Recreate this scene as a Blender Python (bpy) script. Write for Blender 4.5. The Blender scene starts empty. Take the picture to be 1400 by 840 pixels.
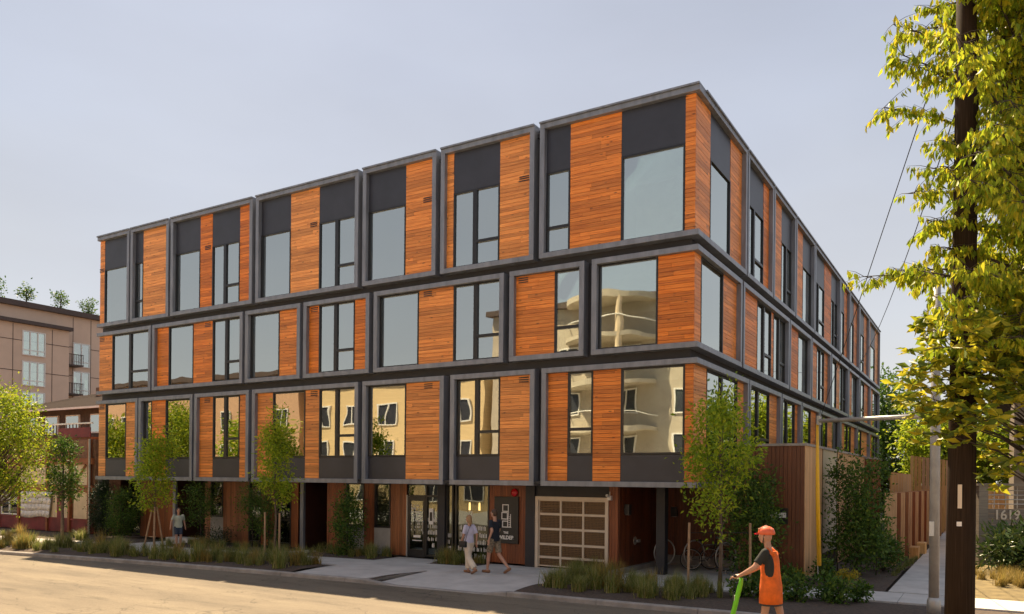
import bpy, bmesh, math, random
import numpy as np
from mathutils import Vector, Matrix
R = math.radians
rnd = random.Random(7)
S = bpy.context.scene
COL = S.collection

# ------------------------------------------------------------------ camera
cam_d = bpy.data.cameras.new('camera'); cam = bpy.data.objects.new('camera', cam_d); COL.objects.link(cam)
yaw, pitch, roll = -.5439, .0007, .0094
fx, cx, cy = 1081.0863, 699.733, 654.21
cyw, syw = math.cos(yaw), math.sin(yaw)
r0 = Vector((cyw, -syw, 0)); f0 = Vector((syw, cyw, 0)); u0 = Vector((0, 0, 1))
f1 = f0 * math.cos(pitch) + u0 * math.sin(pitch); u1 = u0 * math.cos(pitch) - f0 * math.sin(pitch)
rr = r0 * math.cos(roll) + u1 * math.sin(roll); uu = u1 * math.cos(roll) - r0 * math.sin(roll)
M = Matrix((rr, uu, -f1)).transposed().to_4x4(); M.translation = Vector((6.84, -21.006, 2.8))
cam.matrix_world = M
cam_d.sensor_fit = 'HORIZONTAL'; cam_d.sensor_width = 36; cam_d.lens = 36 * fx / 1400
cam_d.shift_x = (700 - cx) / 1400; cam_d.shift_y = (cy - 420) / 1400
cam_d.clip_end = 4000; cam_d.clip_start = .05
S.camera = cam

# ------------------------------------------------------------------ light
SUN_DIR = Vector((-6.3, 6.4, 13.7)).normalized()        # towards the sun: behind the building, to the left
elev = math.asin(SUN_DIR.z); azim = math.atan2(SUN_DIR.x, SUN_DIR.y)
w = bpy.data.worlds.new('World'); S.world = w; w.use_nodes = True
nt = w.node_tree; nt.nodes.clear()
def N(t, ty, **k):
    n = t.nodes.new(ty)
    for a, b in k.items(): setattr(n, a, b)
    return n
def ramp(t, stops):
    n = N(t, 'ShaderNodeValToRGB'); e = n.color_ramp.elements
    while len(e) < len(stops): e.new(.5)
    for q, (p, c) in zip(e, stops): q.position = p; q.color = (*c, 1)
    return n
out = N(nt, 'ShaderNodeOutputWorld'); bg = N(nt, 'ShaderNodeBackground'); bg.inputs['Strength'].default_value = .15
sky = N(nt, 'ShaderNodeTexSky', sky_type='NISHITA', sun_disc=False, sun_elevation=elev, sun_rotation=azim, air_density=1.0, dust_density=1.6, ozone_density=1.2)
tc = N(nt, 'ShaderNodeTexCoord'); mp = N(nt, 'ShaderNodeMapping'); mp.inputs['Scale'].default_value = (1.2, 1.2, 3.2)
nz = N(nt, 'ShaderNodeTexNoise'); nz.inputs['Scale'].default_value = 1.6; nz.inputs['Detail'].default_value = 5; nz.inputs['Roughness'].default_value = .5
rp = N(nt, 'ShaderNodeMapRange'); rp.inputs['From Min'].default_value = .3; rp.inputs['From Max'].default_value = .75; rp.inputs['To Min'].default_value = .92; rp.inputs['To Max'].default_value = .97
mx = N(nt, 'ShaderNodeMix', data_type='RGBA'); vl = ramp(nt, [(.3, (.965, .97, .98)), (.7, (1.03, 1.028, 1.02))]); vg = ramp(nt, [(.0, (1.95, 1.88, 1.78)), (.2, (1.55, 1.56, 1.62)), (.55, (1.12, 1.2, 1.42))]); sx_ = N(nt, 'ShaderNodeSeparateXYZ'); vmx = N(nt, 'ShaderNodeMix', data_type='RGBA', blend_type='MULTIPLY'); vmx.inputs[0].default_value = 1   # thin high cloud veil, uneven
L = nt.links.new
L(tc.outputs['Generated'], mp.inputs['Vector']); L(mp.outputs[0], nz.inputs['Vector']); L(nz.outputs['Fac'], rp.inputs['Value'])
nz2 = N(nt, 'ShaderNodeTexNoise'); nz2.inputs['Scale'].default_value = 2.6; nz2.inputs['Detail'].default_value = 6; nz2.inputs['Distortion'].default_value = .6; L(mp.outputs[0], nz2.inputs['Vector']); L(nz2.outputs['Fac'], vl.inputs[0]); L(tc.outputs['Generated'], sx_.inputs[0]); L(sx_.outputs['Z'], vg.inputs[0]); L(vg.outputs[0], vmx.inputs[6]); L(vl.outputs[0], vmx.inputs[7]); L(vmx.outputs[2], mx.inputs[7]); L(rp.outputs[0], mx.inputs[0]); L(sky.outputs[0], mx.inputs[6]); L(mx.outputs[2], bg.inputs['Color']); L(bg.outputs[0], out.inputs[0])
sd = bpy.data.lights.new('sun', 'SUN'); sd.energy = 5.0; sd.angle = R(.6); sd.color = (1, .79, .52)
so = bpy.data.objects.new('sun', sd); COL.objects.link(so); so.rotation_euler = SUN_DIR.to_track_quat('Z', 'Y').to_euler()
S.view_settings.view_transform = 'Standard'; S.view_settings.look = 'None'; S.view_settings.gamma = 1; S.view_settings.use_curve_mapping = False
S.view_settings.exposure = 1.42
S.render.engine = 'CYCLES'
S.cycles.max_bounces = 8; S.cycles.transparent_max_bounces = 12; S.cycles.sample_clamp_indirect = 6

# ------------------------------------------------------------------ materials
def newmat(name):
    m = bpy.data.materials.new(name); m.use_nodes = True; t = m.node_tree
    return m, t, t.nodes['Principled BSDF'], t.nodes['Material Output']
def plain(name, col, rough=.6, metal=0, var=.12, scale=3, bump=0, bscale=60, spec=.5, stretch=None, island=0):
    """base colour with uneven tone, fine bump"""
    m, t, b, o = newmat(name)
    g = N(t, 'ShaderNodeNewGeometry'); n = N(t, 'ShaderNodeTexNoise'); n.inputs['Scale'].default_value = scale; n.inputs['Detail'].default_value = 6; n.inputs['Roughness'].default_value = .62
    src = g.outputs['Position']
    if stretch:
        mpn = N(t, 'ShaderNodeMapping'); mpn.inputs['Scale'].default_value = stretch; t.links.new(src, mpn.inputs[0]); src = mpn.outputs[0]
    t.links.new(src, n.inputs['Vector'])
    lo = tuple(c * (1 - var * 1.6) for c in col); hi = tuple(min(1, c * (1 + var * 1.6)) for c in col)
    rmp = ramp(t, [(.25, lo), (.75, hi)]); t.links.new(n.outputs['Fac'], rmp.inputs[0])
    cur = rmp.outputs[0]
    if island:
        mm = N(t, 'ShaderNodeMapRange'); mm.inputs['To Min'].default_value = 1 - island; mm.inputs['To Max'].default_value = 1 + island
        t.links.new(g.outputs['Random Per Island'], mm.inputs['Value'])
        vm = N(t, 'ShaderNodeMix', data_type='RGBA', blend_type='MULTIPLY'); vm.inputs[0].default_value = 1
        t.links.new(cur, vm.inputs[6]); t.links.new(mm.outputs[0], vm.inputs[7]); cur = vm.outputs[2]
    t.links.new(cur, b.inputs['Base Color'])
    b.inputs['Roughness'].default_value = rough; b.inputs['Metallic'].default_value = metal; b.inputs['Specular IOR Level'].default_value = spec
    if bump:
        n2 = N(t, 'ShaderNodeTexNoise'); n2.inputs['Scale'].default_value = bscale; n2.inputs['Detail'].default_value = 4
        t.links.new(g.outputs['Position'], n2.inputs['Vector'])
        bp = N(t, 'ShaderNodeBump'); bp.inputs['Strength'].default_value = bump; bp.inputs['Distance'].default_value = .01
        t.links.new(n2.outputs['Fac'], bp.inputs['Height']); t.links.new(bp.outputs[0], b.inputs['Normal'])
    return m
def wood(name, c0, c1, c2, horizontal=True, rough=.5, isl=.5, knots=True, xy=26):
    m, t, b, o = newmat(name); lk = t.links.new
    g = N(t, 'ShaderNodeNewGeometry')
    mpn = N(t, 'ShaderNodeMapping'); mpn.inputs['Scale'].default_value = (.7, .7, 26) if horizontal else (xy, xy, .7)
    off = N(t, 'ShaderNodeVectorMath', operation='SCALE'); off.inputs[0].default_value = (37, 11, 53)
    lk(g.outputs['Random Per Island'], off.inputs['Scale']); lk(off.outputs[0], mpn.inputs['Location'])
    lk(g.outputs['Position'], mpn.inputs[0])
    n = N(t, 'ShaderNodeTexNoise'); n.inputs['Scale'].default_value = 1.6; n.inputs['Detail'].default_value = 5; n.inputs['Distortion'].default_value = 1.2
    lk(mpn.outputs[0], n.inputs['Vector'])
    rmp = ramp(t, [(.28, c0), (.52, c1), (.78, c2)]); lk(n.outputs['Fac'], rmp.inputs[0])
    mm = N(t, 'ShaderNodeMapRange'); mm.inputs['To Min'].default_value = 1 - isl * .6; mm.inputs['To Max'].default_value = 1 + isl * .4
    lk(g.outputs['Random Per Island'], mm.inputs['Value'])
    vm = N(t, 'ShaderNodeMix', data_type='RGBA', blend_type='MULTIPLY'); vm.inputs[0].default_value = 1
    oi = N(t, 'ShaderNodeObjectInfo'); hs = N(t, 'ShaderNodeHueSaturation'); h1 = N(t, 'ShaderNodeMapRange'); h1.inputs['To Min'].default_value = .493; h1.inputs['To Max'].default_value = .507; v1 = N(t, 'ShaderNodeMapRange'); v1.inputs['To Min'].default_value = .94; v1.inputs['To Max'].default_value = 1.12
    sm_ = N(t, 'ShaderNodeMapRange'); sm_.inputs['To Min'].default_value = 1.04; sm_.inputs['To Max'].default_value = .94; lk(oi.outputs['Random'], h1.inputs[0]); lk(oi.outputs['Random'], v1.inputs[0]); lk(oi.outputs['Random'], sm_.inputs[0]); lk(h1.outputs[0], hs.inputs['Hue']); lk(v1.outputs[0], hs.inputs['Value']); lk(sm_.outputs[0], hs.inputs['Saturation']); lk(rmp.outputs[0], hs.inputs['Color'])
    lk(hs.outputs[0], vm.inputs[6]); lk(mm.outputs[0], vm.inputs[7]); cur = vm.outputs[2]
    if knots:
        v = N(t, 'ShaderNodeTexVoronoi'); v.inputs['Scale'].default_value = 1.0
        mk = N(t, 'ShaderNodeMapping'); mk.inputs['Scale'].default_value = (2.2, 2.2, 6) if horizontal else (8, 8, 1.6)
        lk(g.outputs['Position'], mk.inputs[0]); lk(mk.outputs[0], v.inputs['Vector'])
        mr = N(t, 'ShaderNodeMapRange'); mr.inputs['From Min'].default_value = .05; mr.inputs['From Max'].default_value = .16; mr.inputs['To Min'].default_value = .3; mr.inputs['To Max'].default_value = 1
        lk(v.outputs['Distance'], mr.inputs['Value'])
        k = N(t, 'ShaderNodeMix', data_type='RGBA', blend_type='MULTIPLY'); k.inputs[0].default_value = 1
        lk(cur, k.inputs[6]); lk(mr.outputs[0], k.inputs[7]); cur = k.outputs[2]
    lk(cur, b.inputs['Base Color']); b.inputs['Roughness'].default_value = rough; b.inputs['Specular IOR Level'].default_value = .55
    bp = N(t, 'ShaderNodeBump'); bp.inputs['Strength'].default_value = .25; bp.inputs['Distance'].default_value = .004
    lk(n.outputs['Fac'], bp.inputs['Height']); lk(bp.outputs[0], b.inputs['Normal'])
    return m
def glass(name, refl, tint, ref_col=(.9, .95, .93), wav=.005, wscale=.75, ior=1.75):
    m, t, b, o = newmat(name); lk = t.links.new; t.nodes.remove(b)
    tr = N(t, 'ShaderNodeBsdfTransparent'); tr.inputs[0].default_value = (*tint, 1)
    gl = N(t, 'ShaderNodeBsdfGlossy'); gl.inputs['Roughness'].default_value = .012; gl.inputs['Color'].default_value = (*ref_col, 1)
    fr = N(t, 'ShaderNodeFresnel'); fr.inputs['IOR'].default_value = ior
    mr = N(t, 'ShaderNodeMapRange'); mr.inputs['To Min'].default_value = refl; mr.inputs['To Max'].default_value = 1
    lk(fr.outputs[0], mr.inputs['Value'])
    g = N(t, 'ShaderNodeNewGeometry'); n = N(t, 'ShaderNodeTexNoise'); n.inputs['Scale'].default_value = wscale; n.inputs['Detail'].default_value = 1
    lk(g.outputs['Position'], n.inputs['Vector'])
    bp = N(t, 'ShaderNodeBump'); bp.inputs['Strength'].default_value = 1; bp.inputs['Distance'].default_value = wav
    lk(n.outputs['Fac'], bp.inputs['Height']); lk(bp.outputs[0], gl.inputs['Normal'])
    ms = N(t, 'ShaderNodeMixShader'); lk(mr.outputs[0], ms.inputs[0]); lk(tr.outputs[0], ms.inputs[1]); lk(gl.outputs[0], ms.inputs[2]); lk(ms.outputs[0], o.inputs[0])
    return m
def leafmat(name, cols, trans=.35, rough=.45):
    m, t, b, o = newmat(name); lk = t.links.new
    g = N(t, 'ShaderNodeNewGeometry'); rmp = ramp(t, [(i / max(1, len(cols) - 1), c) for i, c in enumerate(cols)])
    lk(g.outputs['Random Per Island'], rmp.inputs[0]); lk(rmp.outputs[0], b.inputs['Base Color'])
    b.inputs['Roughness'].default_value = rough; b.inputs['Specular IOR Level'].default_value = .3
    ts = N(t, 'ShaderNodeBsdfTranslucent'); lk(rmp.outputs[0], ts.inputs[0])
    ms = N(t, 'ShaderNodeMixShader'); ms.inputs[0].default_value = trans
    lk(b.outputs[0], ms.inputs[1]); lk(ts.outputs[0], ms.inputs[2]); lk(ms.outputs[0], o.inputs[0])
    return m

MT = {}
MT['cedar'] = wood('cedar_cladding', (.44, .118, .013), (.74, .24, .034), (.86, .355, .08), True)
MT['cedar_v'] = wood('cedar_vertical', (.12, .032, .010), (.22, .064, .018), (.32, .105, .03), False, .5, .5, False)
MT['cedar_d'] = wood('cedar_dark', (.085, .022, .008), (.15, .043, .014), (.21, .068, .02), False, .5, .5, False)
MT['cedar_f'] = wood('cedar_fence', (.42, .2, .06), (.62, .34, .11), (.75, .47, .18), False, .6, .4, False)
MT['frame'] = plain('zinc_frame', (.20, .215, .25), .4, .2, .2, 1.6, stretch=(2.5, 2.5, .5))
MT['dark'] = plain('charcoal_panel', (.030, .032, .044), .42, 0, .15, 1.2)
MT['black'] = plain('black_aluminium', (.012, .012, .014), .4, 0, .1, 4)
MT['recess'] = plain('charcoal_recess', (.022, .022, .026), .6, 0, .15, 2)
MT['glass'] = glass('coated_glass', .43, (.74, .82, .74), (.95, 1.0, .95), ior=2.0)
MT['glassg'] = glass('shop_glass', .03, (.75, .8, .78), wav=.006, ior=1.45)
MT['room'] = plain('room_paint', (.34, .32, .29), .8); MT['room2'] = plain('room_paint_pale', (.6, .57, .5), .8); MT['room3'] = plain('room_paint_dim', (.14, .13, .12), .8); MT['curtain'] = plain('curtain_cloth', (.55, .53, .48), .85, 0, .25, 3, stretch=(9, 9, .2))
MT['blind'] = plain('roller_blind_cloth', (.7, .7, .66), .8, 0, .05)
MT['white'] = plain('white_paint', (.72, .7, .66), .5, 0, .06)
MT['conc'] = plain('concrete', (.50, .475, .445), .85, 0, .13, 1.3, .35, 90)
MT['concd'] = plain('kerb_concrete', (.30, .275, .25), .9, 0, .22, 2.2, .5, 70)
MT['soil'] = plain('bark_mulch', (.075, .052, .038), .95, 0, .35, 14, 1.0, 40)
MT['door'] = plain('door_brown', (.05, .018, .012), .4)
MT['steel'] = plain('galvanised_steel', (.42, .41, .39), .45, .5, .12, 3)
MT['cream'] = plain('cream_metal', (.62, .52, .40), .5, 0, .06)
MT['rustmesh'] = plain('woven_mesh', (.16, .095, .045), .55, .2, .3, 60)
MT['grey_panel'] = plain('grey_sill_panel', (.30, .285, .26), .7, 0, .08)
def asphalt():
    m, t, b, o = newmat('asphalt'); lk = t.links.new
    g = N(t, 'ShaderNodeNewGeometry')
    n = N(t, 'ShaderNodeTexNoise'); n.inputs['Scale'].default_value = .35; n.inputs['Detail'].default_value = 8; n.inputs['Roughness'].default_value = .65
    mpn = N(t, 'ShaderNodeMapping'); mpn.inputs['Scale'].default_value = (.5, 2.4, 1); lk(g.outputs['Position'], mpn.inputs[0]); lk(mpn.outputs[0], n.inputs['Vector'])
    rmp = ramp(t, [(.3, (.10, .081, .058)), (.5, (.155, .125, .088)), (.62, (.18, .147, .102)), (.8, (.235, .19, .13))]); lk(n.outputs['Fac'], rmp.inputs[0])
    n2 = N(t, 'ShaderNodeTexVoronoi'); n2.inputs['Scale'].default_value = 90; lk(g.outputs['Position'], n2.inputs['Vector'])
    mr = N(t, 'ShaderNodeMapRange'); mr.inputs['To Min'].default_value = .72; mr.inputs['To Max'].default_value = 1.35; lk(n2.outputs['Color'], mr.inputs['Value'])
    k = N(t, 'ShaderNodeMix', data_type='RGBA', blend_type='MULTIPLY'); k.inputs[0].default_value = 1; lk(rmp.outputs[0], k.inputs[6]); lk(mr.outputs[0], k.inputs[7])
    # hairline cracks
    v = N(t, 'ShaderNodeTexVoronoi', feature='DISTANCE_TO_EDGE'); v.inputs['Scale'].default_value = .33
    nw = N(t, 'ShaderNodeTexNoise'); nw.inputs['Scale'].default_value = 1.3; lk(g.outputs['Position'], nw.inputs['Vector'])
    ad = N(t, 'ShaderNodeVectorMath', operation='ADD'); lk(g.outputs['Position'], ad.inputs[0]); lk(nw.outputs['Color'], ad.inputs[1]); lk(ad.outputs[0], v.inputs['Vector'])
    cr = N(t, 'ShaderNodeMapRange'); cr.inputs['From Max'].default_value = .006; cr.inputs['To Min'].default_value = .55; cr.inputs['To Max'].default_value = 1; lk(v.outputs['Distance'], cr.inputs['Value'])
    k2 = N(t, 'ShaderNodeMix', data_type='RGBA', blend_type='MULTIPLY'); k2.inputs[0].default_value = 1; lk(k.outputs[2], k2.inputs[6]); lk(cr.outputs[0], k2.inputs[7])
    ns = N(t, 'ShaderNodeTexNoise'); ns.inputs['Scale'].default_value = 1.1; ns.inputs['Detail'].default_value = 9; ns.inputs['Roughness'].default_value = .7; lk(mpn.outputs[0], ns.inputs['Vector'])
    st = N(t, 'ShaderNodeMapRange'); st.inputs['From Min'].default_value = .56; st.inputs['From Max'].default_value = .68; st.inputs['To Min'].default_value = 1; st.inputs['To Max'].default_value = .66; lk(ns.outputs['Fac'], st.inputs['Value'])
    k3 = N(t, 'ShaderNodeMix', data_type='RGBA', blend_type='MULTIPLY'); k3.inputs[0].default_value = 1; lk(k2.outputs[2], k3.inputs[6]); lk(st.outputs[0], k3.inputs[7])
    lk(k3.outputs[2], b.inputs['Base Color']); b.inputs['Roughness'].default_value = .9
    bp = N(t, 'ShaderNodeBump'); bp.inputs['Strength'].default_value = .6; bp.inputs['Distance'].default_value = .006; lk(n2.outputs['Distance'], bp.inputs['Height']); lk(bp.outputs[0], b.inputs['Normal'])
    return m
MT['asphalt'] = asphalt()

# ------------------------------------------------------------------ mesh helpers
class MB:
    def __init__(s): s.v = []; s.f = []
    def quad(s, a, b, c, d):
        n = len(s.v); s.v += [tuple(a), tuple(b), tuple(c), tuple(d)]; s.f.append((n, n + 1, n + 2, n + 3)); return s
    def poly(s, pts):
        n = len(s.v); s.v += [tuple(p) for p in pts]; s.f.append(tuple(range(n, n + len(pts)))); return s
    def box(s, x0, x1, y0, y1, z0, z1):
        if x0 > x1: x0, x1 = x1, x0
        if y0 > y1: y0, y1 = y1, y0
        n = len(s.v)
        s.v += [(x0, y0, z0), (x1, y0, z0), (x1, y1, z0), (x0, y1, z0), (x0, y0, z1), (x1, y0, z1), (x1, y1, z1), (x0, y1, z1)]
        s.f += [(n, n + 3, n + 2, n + 1), (n + 4, n + 5, n + 6, n + 7), (n, n + 1, n + 5, n + 4), (n + 1, n + 2, n + 6, n + 5), (n + 2, n + 3, n + 7, n + 6), (n + 3, n, n + 4, n + 7)]
        return s
    def tube(s, pts, rad, seg=8, cap=True):
        pts = [Vector(p) for p in pts]; k = len(pts)
        if not hasattr(rad, '__len__'): rad = [rad] * k
        n0 = len(s.v); up = Vector((0, 0, 1)); prev = None
        for i, p in enumerate(pts):
            d = (pts[min(i + 1, k - 1)] - pts[max(i - 1, 0)]).normalized()
            a = prev if prev is not None else (d.cross(up) if abs(d.z) < .95 else d.cross(Vector((1, 0, 0))))
            a = (a - d * a.dot(d)).normalized(); prev = a; b = d.cross(a)
            for j in range(seg):
                th = 2 * math.pi * j / seg; q = p + (a * math.cos(th) + b * math.sin(th)) * rad[i]; s.v.append(tuple(q))
        for i in range(k - 1):
            for j in range(seg):
                a0 = n0 + i * seg + j; a1 = n0 + i * seg + (j + 1) % seg
                s.f.append((a0, a1, a1 + seg, a0 + seg))
        if cap:
            s.f.append(tuple(n0 + j for j in reversed(range(seg)))); s.f.append(tuple(n0 + (k - 1) * seg + j for j in range(seg)))
        return s
    def ball(s, c, r, seg=10, rings=7):
        if not hasattr(r, '__len__'): r = (r, r, r)
        n0 = len(s.v); s.v.append((c[0], c[1], c[2] - r[2]))
        for i in range(1, rings):
            ph = -math.pi / 2 + math.pi * i / rings
            for j in range(seg):
                th = 2 * math.pi * j / seg
                s.v.append((c[0] + r[0] * math.cos(ph) * math.cos(th), c[1] + r[1] * math.cos(ph) * math.sin(th), c[2] + r[2] * math.sin(ph)))
        s.v.append((c[0], c[1], c[2] + r[2])); last = len(s.v) - 1
        for j in range(seg):
            s.f.append((n0, n0 + 1 + (j + 1) % seg, n0 + 1 + j)); b = n0 + 1 + (rings - 2) * seg
            s.f.append((last, b + j, b + (j + 1) % seg))
        for i in range(rings - 2):
            for j in range(seg):
                a = n0 + 1 + i * seg
                s.f.append((a + j, a + (j + 1) % seg, a + seg + (j + 1) % seg, a + seg + j))
        return s
    def torus(s, c, Rm, r, axis='y', seg=28, sec=6):
        pts = []
        n0 = len(s.v)
        for i in range(seg):
            th = 2 * math.pi * i / seg
            for j in range(sec):
                ph = 2 * math.pi * j / sec; q = Rm + r * math.cos(ph); h = r * math.sin(ph)
                if axis == 'y': p = (c[0] + q * math.cos(th), c[1] + h, c[2] + q * math.sin(th))
                elif axis == 'x': p = (c[0] + h, c[1] + q * math.cos(th), c[2] + q * math.sin(th))
                else: p = (c[0] + q * math.cos(th), c[1] + q * math.sin(th), c[2] + h)
                s.v.append(p)
        for i in range(seg):
            for j in range(sec):
                a = n0 + i * sec + j; b = n0 + i * sec + (j + 1) % sec; c2 = n0 + ((i + 1) % seg) * sec + (j + 1) % sec; d = n0 + ((i + 1) % seg) * sec + j
                s.f.append((a, b, c2, d))
        return s
    def xf(s, fn): s.v = [tuple(fn(p)) for p in s.v]; return s
    def mesh(s, name, m):
        me = bpy.data.meshes.new(name); me.from_pydata(s.v, [], s.f); me.materials.append(MT[m] if isinstance(m, str) else m); me.update(); return me
    def build(s, name, m, parent=None, smooth=False, bevel=0, **tags):
        me = s.mesh(name, m)
        return link(name, me, parent, smooth, bevel, **tags)
def link(name, me, parent=None, smooth=False, bevel=0, **tags):
    o = bpy.data.objects.new(name, me); COL.objects.link(o)
    if parent is not None: o.parent = parent
    if smooth: me.polygons.foreach_set('use_smooth', [True] * len(me.polygons))
    if bevel:
        b = o.modifiers.new('bevel', 'BEVEL'); b.width = bevel; b.segments = 2; b.limit_method = 'ANGLE'
    for k, v in tags.items(): o[k] = v
    return o
def empty(name, loc, label=None, category=None, group=None, rz=0):
    o = bpy.data.objects.new(name, None); COL.objects.link(o); o.location = loc; o.rotation_euler = (0, 0, rz); o.empty_display_size = .2
    if label: o['label'] = label
    if category: o['category'] = category
    if group: o['group'] = group
    return o
def clone(root, loc, rz=0, label=None, sc=None, group=None):
    r = root.copy(); COL.objects.link(r); r.location = loc; r.rotation_euler = (0, 0, rz)
    if sc: r.scale = (sc, sc, sc)
    if label: r['label'] = label
    if group: r['group'] = group
    for ch in list(root.children):
        c = ch.copy(); COL.objects.link(c); c.parent = r
        for g in list(ch.children):
            d = g.copy(); COL.objects.link(d); d.parent = c
    return r
def text_mesh(txt, size, m, loc, rot, parent, name, align='CENTER', bold=0, depth=.004):
    cu = bpy.data.curves.new('txt', 'FONT'); cu.body = txt; cu.size = size; cu.align_x = align; cu.extrude = depth; cu.offset = bold
    to = bpy.data.objects.new('txt', cu); COL.objects.link(to)
    dg = bpy.context.evaluated_depsgraph_get(); me = bpy.data.meshes.new_from_object(to.evaluated_get(dg)); bpy.data.objects.remove(to)
    me.materials.clear(); me.materials.append(MT[m])
    o = link(name, me, parent); o.location = loc; o.rotation_euler = rot
    return o
def interp(tab, x):
    if x <= tab[0][0]: return tab[0][1]
    for (a, b), (c, d) in zip(tab, tab[1:]):
        if x <= c: return b + (d - b) * (x - a) / (c - a)
    return tab[-1][1]

# ------------------------------------------------------------------ ground, road, kerb, pavement
KY = [(-220, -30), (-60, -10.2), (-40, -7.7), (-23.8, -6.0), (-17.5, -5.15), (-12, -4.65), (-8, -4.45), (3, -4.05), (12, -3.9), (220, -3.0)]
SF = [(-220, -26), (-60, -7), (-40, -4.9), (-24, -3.3), (-11, -2.2), (-2, -1.25), (4, -.5), (12, -.2), (220, 1)]
ky = lambda x: interp(KY, x); sf = lambda x: interp(SF, x); sb = lambda x: sf(x) + 1.75
MT['ground'] = plain('dry_ground', (.11, .095, .07), .95, 0, .3, .8, .6, 20)
b = MB(); b.quad((-900, -900, -.16), (900, -900, -.16), (900, 1500, -.16), (-900, 1500, -.16)); b.build('ground', 'ground', kind='structure')
xs = [-220, -60, -40, -23.8, -17.5, -12, -8, 3, 12, 220]
b = MB()
for a, c in zip(xs, xs[1:]):
    n = 1
    b.quad((a, -17, -.12), (c, -17, -.12), (c, ky(c) - .01, -.12), (a, ky(a) - .01, -.12))
b.build('road', 'asphalt', kind='structure')
b = MB()                                            # raised block behind the kerb (soil level)
for a, c in zip(xs, xs[1:]): b.quad((a, ky(a) + .16, -.115), (c, ky(c) + .16, -.115), (c, 260, -.115), (a, 260, -.115))
b.build('block_soil', 'soil', kind='structure')
# far pavement on the camera's side
b = MB(); b.box(-220, 220, -17.16, -17, -.3, 0); b.build('far_kerb', 'concd', kind='structure')
b = MB(); b.quad((-220, -30, -.004), (220, -30, -.004), (220, -17.16, -.004), (-220, -17.16, -.004)); b.build('far_pavement', 'conc', kind='structure')
# kerb stones
kerb = empty('kerb', (0, 0, 0)); kerb['kind'] = 'structure'
def kerb_piece(x0, x1, z0=0, z1=0):
    b = MB(); n = 4; th = .16
    P = [x0 + (x1 - x0) * i / n for i in range(n + 1)]
    for i in range(n):
        a, c = P[i], P[i + 1]; za = z0 + (z1 - z0) * i / n; zc = z0 + (z1 - z0) * (i + 1) / n
        fa, fc = ky(a), ky(c)
        b.quad((a, fa + .025, za), (c, fc + .025, zc), (c, fc + th, zc), (a, fa + th, za))
        b.quad((a, fa, za - .025), (c, fc, zc - .025), (c, fc + .025, zc), (a, fa + .025, za))
        b.quad((a, fa - .01, -.13), (c, fc - .01, -.13), (c, fc, zc - .025), (a, fa, za - .025))
        b.quad((c, fc + th, -.13), (a, fa + th, -.13), (a, fa + th, za), (c, fc + th, zc))
    a, c = P[0], P[-1]
    b.poly([(a, ky(a), -.13), (a, ky(a), z0 - .02), (a, ky(a) + th, z0), (a, ky(a) + th, -.13)]); b.poly([(c, ky(c) + th, -.13), (c, ky(c) + th, z1), (c, ky(c), z1 - .02), (c, ky(c), -.13)])
    b.build('kerb_stone', 'concd', kerb)
x = -59.0
while x < -8.2:
    kerb_piece(x + .006, min(x + 2.4, -8.0) - .006); x += 2.4
kerb_piece(-8.0 + .006, -6.9, 0, -.095)
kerb_piece(-6.9, -4.2, -.095, -.095); kerb_piece(-4.2, -3.4 - .006, -.095, 0)
x = -3.4
while x < 30: kerb_piece(x + .006, x + 2.4 - .006); x += 2.4
# pavement slabs
pav = empty('pavement', (0, 0, 0)); pav['kind'] = 'structure'
def slab(pts, name='paving_slab', m='conc', z=0, th=.12):
    b = MB(); n = len(pts); top = [(p[0], p[1], (p[2] if len(p) > 2 else z)) for p in pts]; b.poly(top)
    for i in range(n):
        a, c = top[i], top[(i + 1) % n]; b.quad((a[0], a[1], a[2] - th), (c[0], c[1], c[2] - th), c, a)
    return b.build(name, m, pav)
g = .006
x = -58.0
while x < 34:
    a, c = x + g, x + 1.5 - g
    slab([(a, sf(a)), (c, sf(c)), (c, sb(c)), (a, sb(a))]); x += 1.5
# landing and driveway apron
slab([(-10.6, ky(-10.6) + .17), (-8.05, ky(-8) + .17), (-7.75, sf(-7.75) - g), (-11.0, sf(-11) - g), (-10.9, -3.2)])
def zz(x, y): return -.1 * max(0, min(1, (sf(x) - .2 - y) / (sf(x) - .2 - ky(x) - .16)))
for a0, a1 in ((-7.62, -5.5), (-5.5, -3.45)):
    for k in range(3):
        t0, t1 = k / 3, (k + 1) / 3
        q = []
        for xx, tt in ((a0 + g, t0), (a1 - g, t0), (a1 - g, t1), (a0 + g, t1)):
            fl = 0
            y = ky(xx) + .17 + (sf(xx) - g - ky(xx) - .17) * tt; q.append((xx, y, zz(xx, y)))
        slab(q, z=0, th=.03)
# forecourt slabs up to the doors, garage and bicycle bay
for pts in ([(-11.05, sb(-11) + g), (-9.0, sb(-9) + g), (-9.0, .95), (-11.05, .95)],
            [(-7.2, sb(-7.2) + g), (-5.35, sb(-5.35) + g), (-5.35, .95), (-7.2, .95)],
            [(-5.35 + g, sb(-5.3) + g), (-4.1, sb(-4.1) + g), (-4.1, 1.05), (-5.35 + g, 1.05)],
            [(-2.62, sb(-2.62) + g), (-.7, sb(-.7) + g), (-.7, 2.4), (-2.62, 2.4)], [(-.7 + g, sb(-.7) + g), (.95, sb(.95) + g), (1.12, 2.4), (-.7 + g, 2.4)],
            [(-2.62, 2.4 + g), (-.7, 2.4 + g), (-.7, 4.6), (-2.62, 4.6)], [(-.7 + g, 2.4 + g), (1.12, 2.4 + g), (1.12, 4.6), (-.7 + g, 4.6)],
            [(-23.4, sb(-23) + g), (-21.65, sb(-21.65) + g), (-21.65, .9), (-23.4, .9)], [(-15.7, sb(-15.7) + g), (-14.6, sb(-14.6) + g), (-14.6, .9), (-15.7, .9)]):
    slab(pts)
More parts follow.
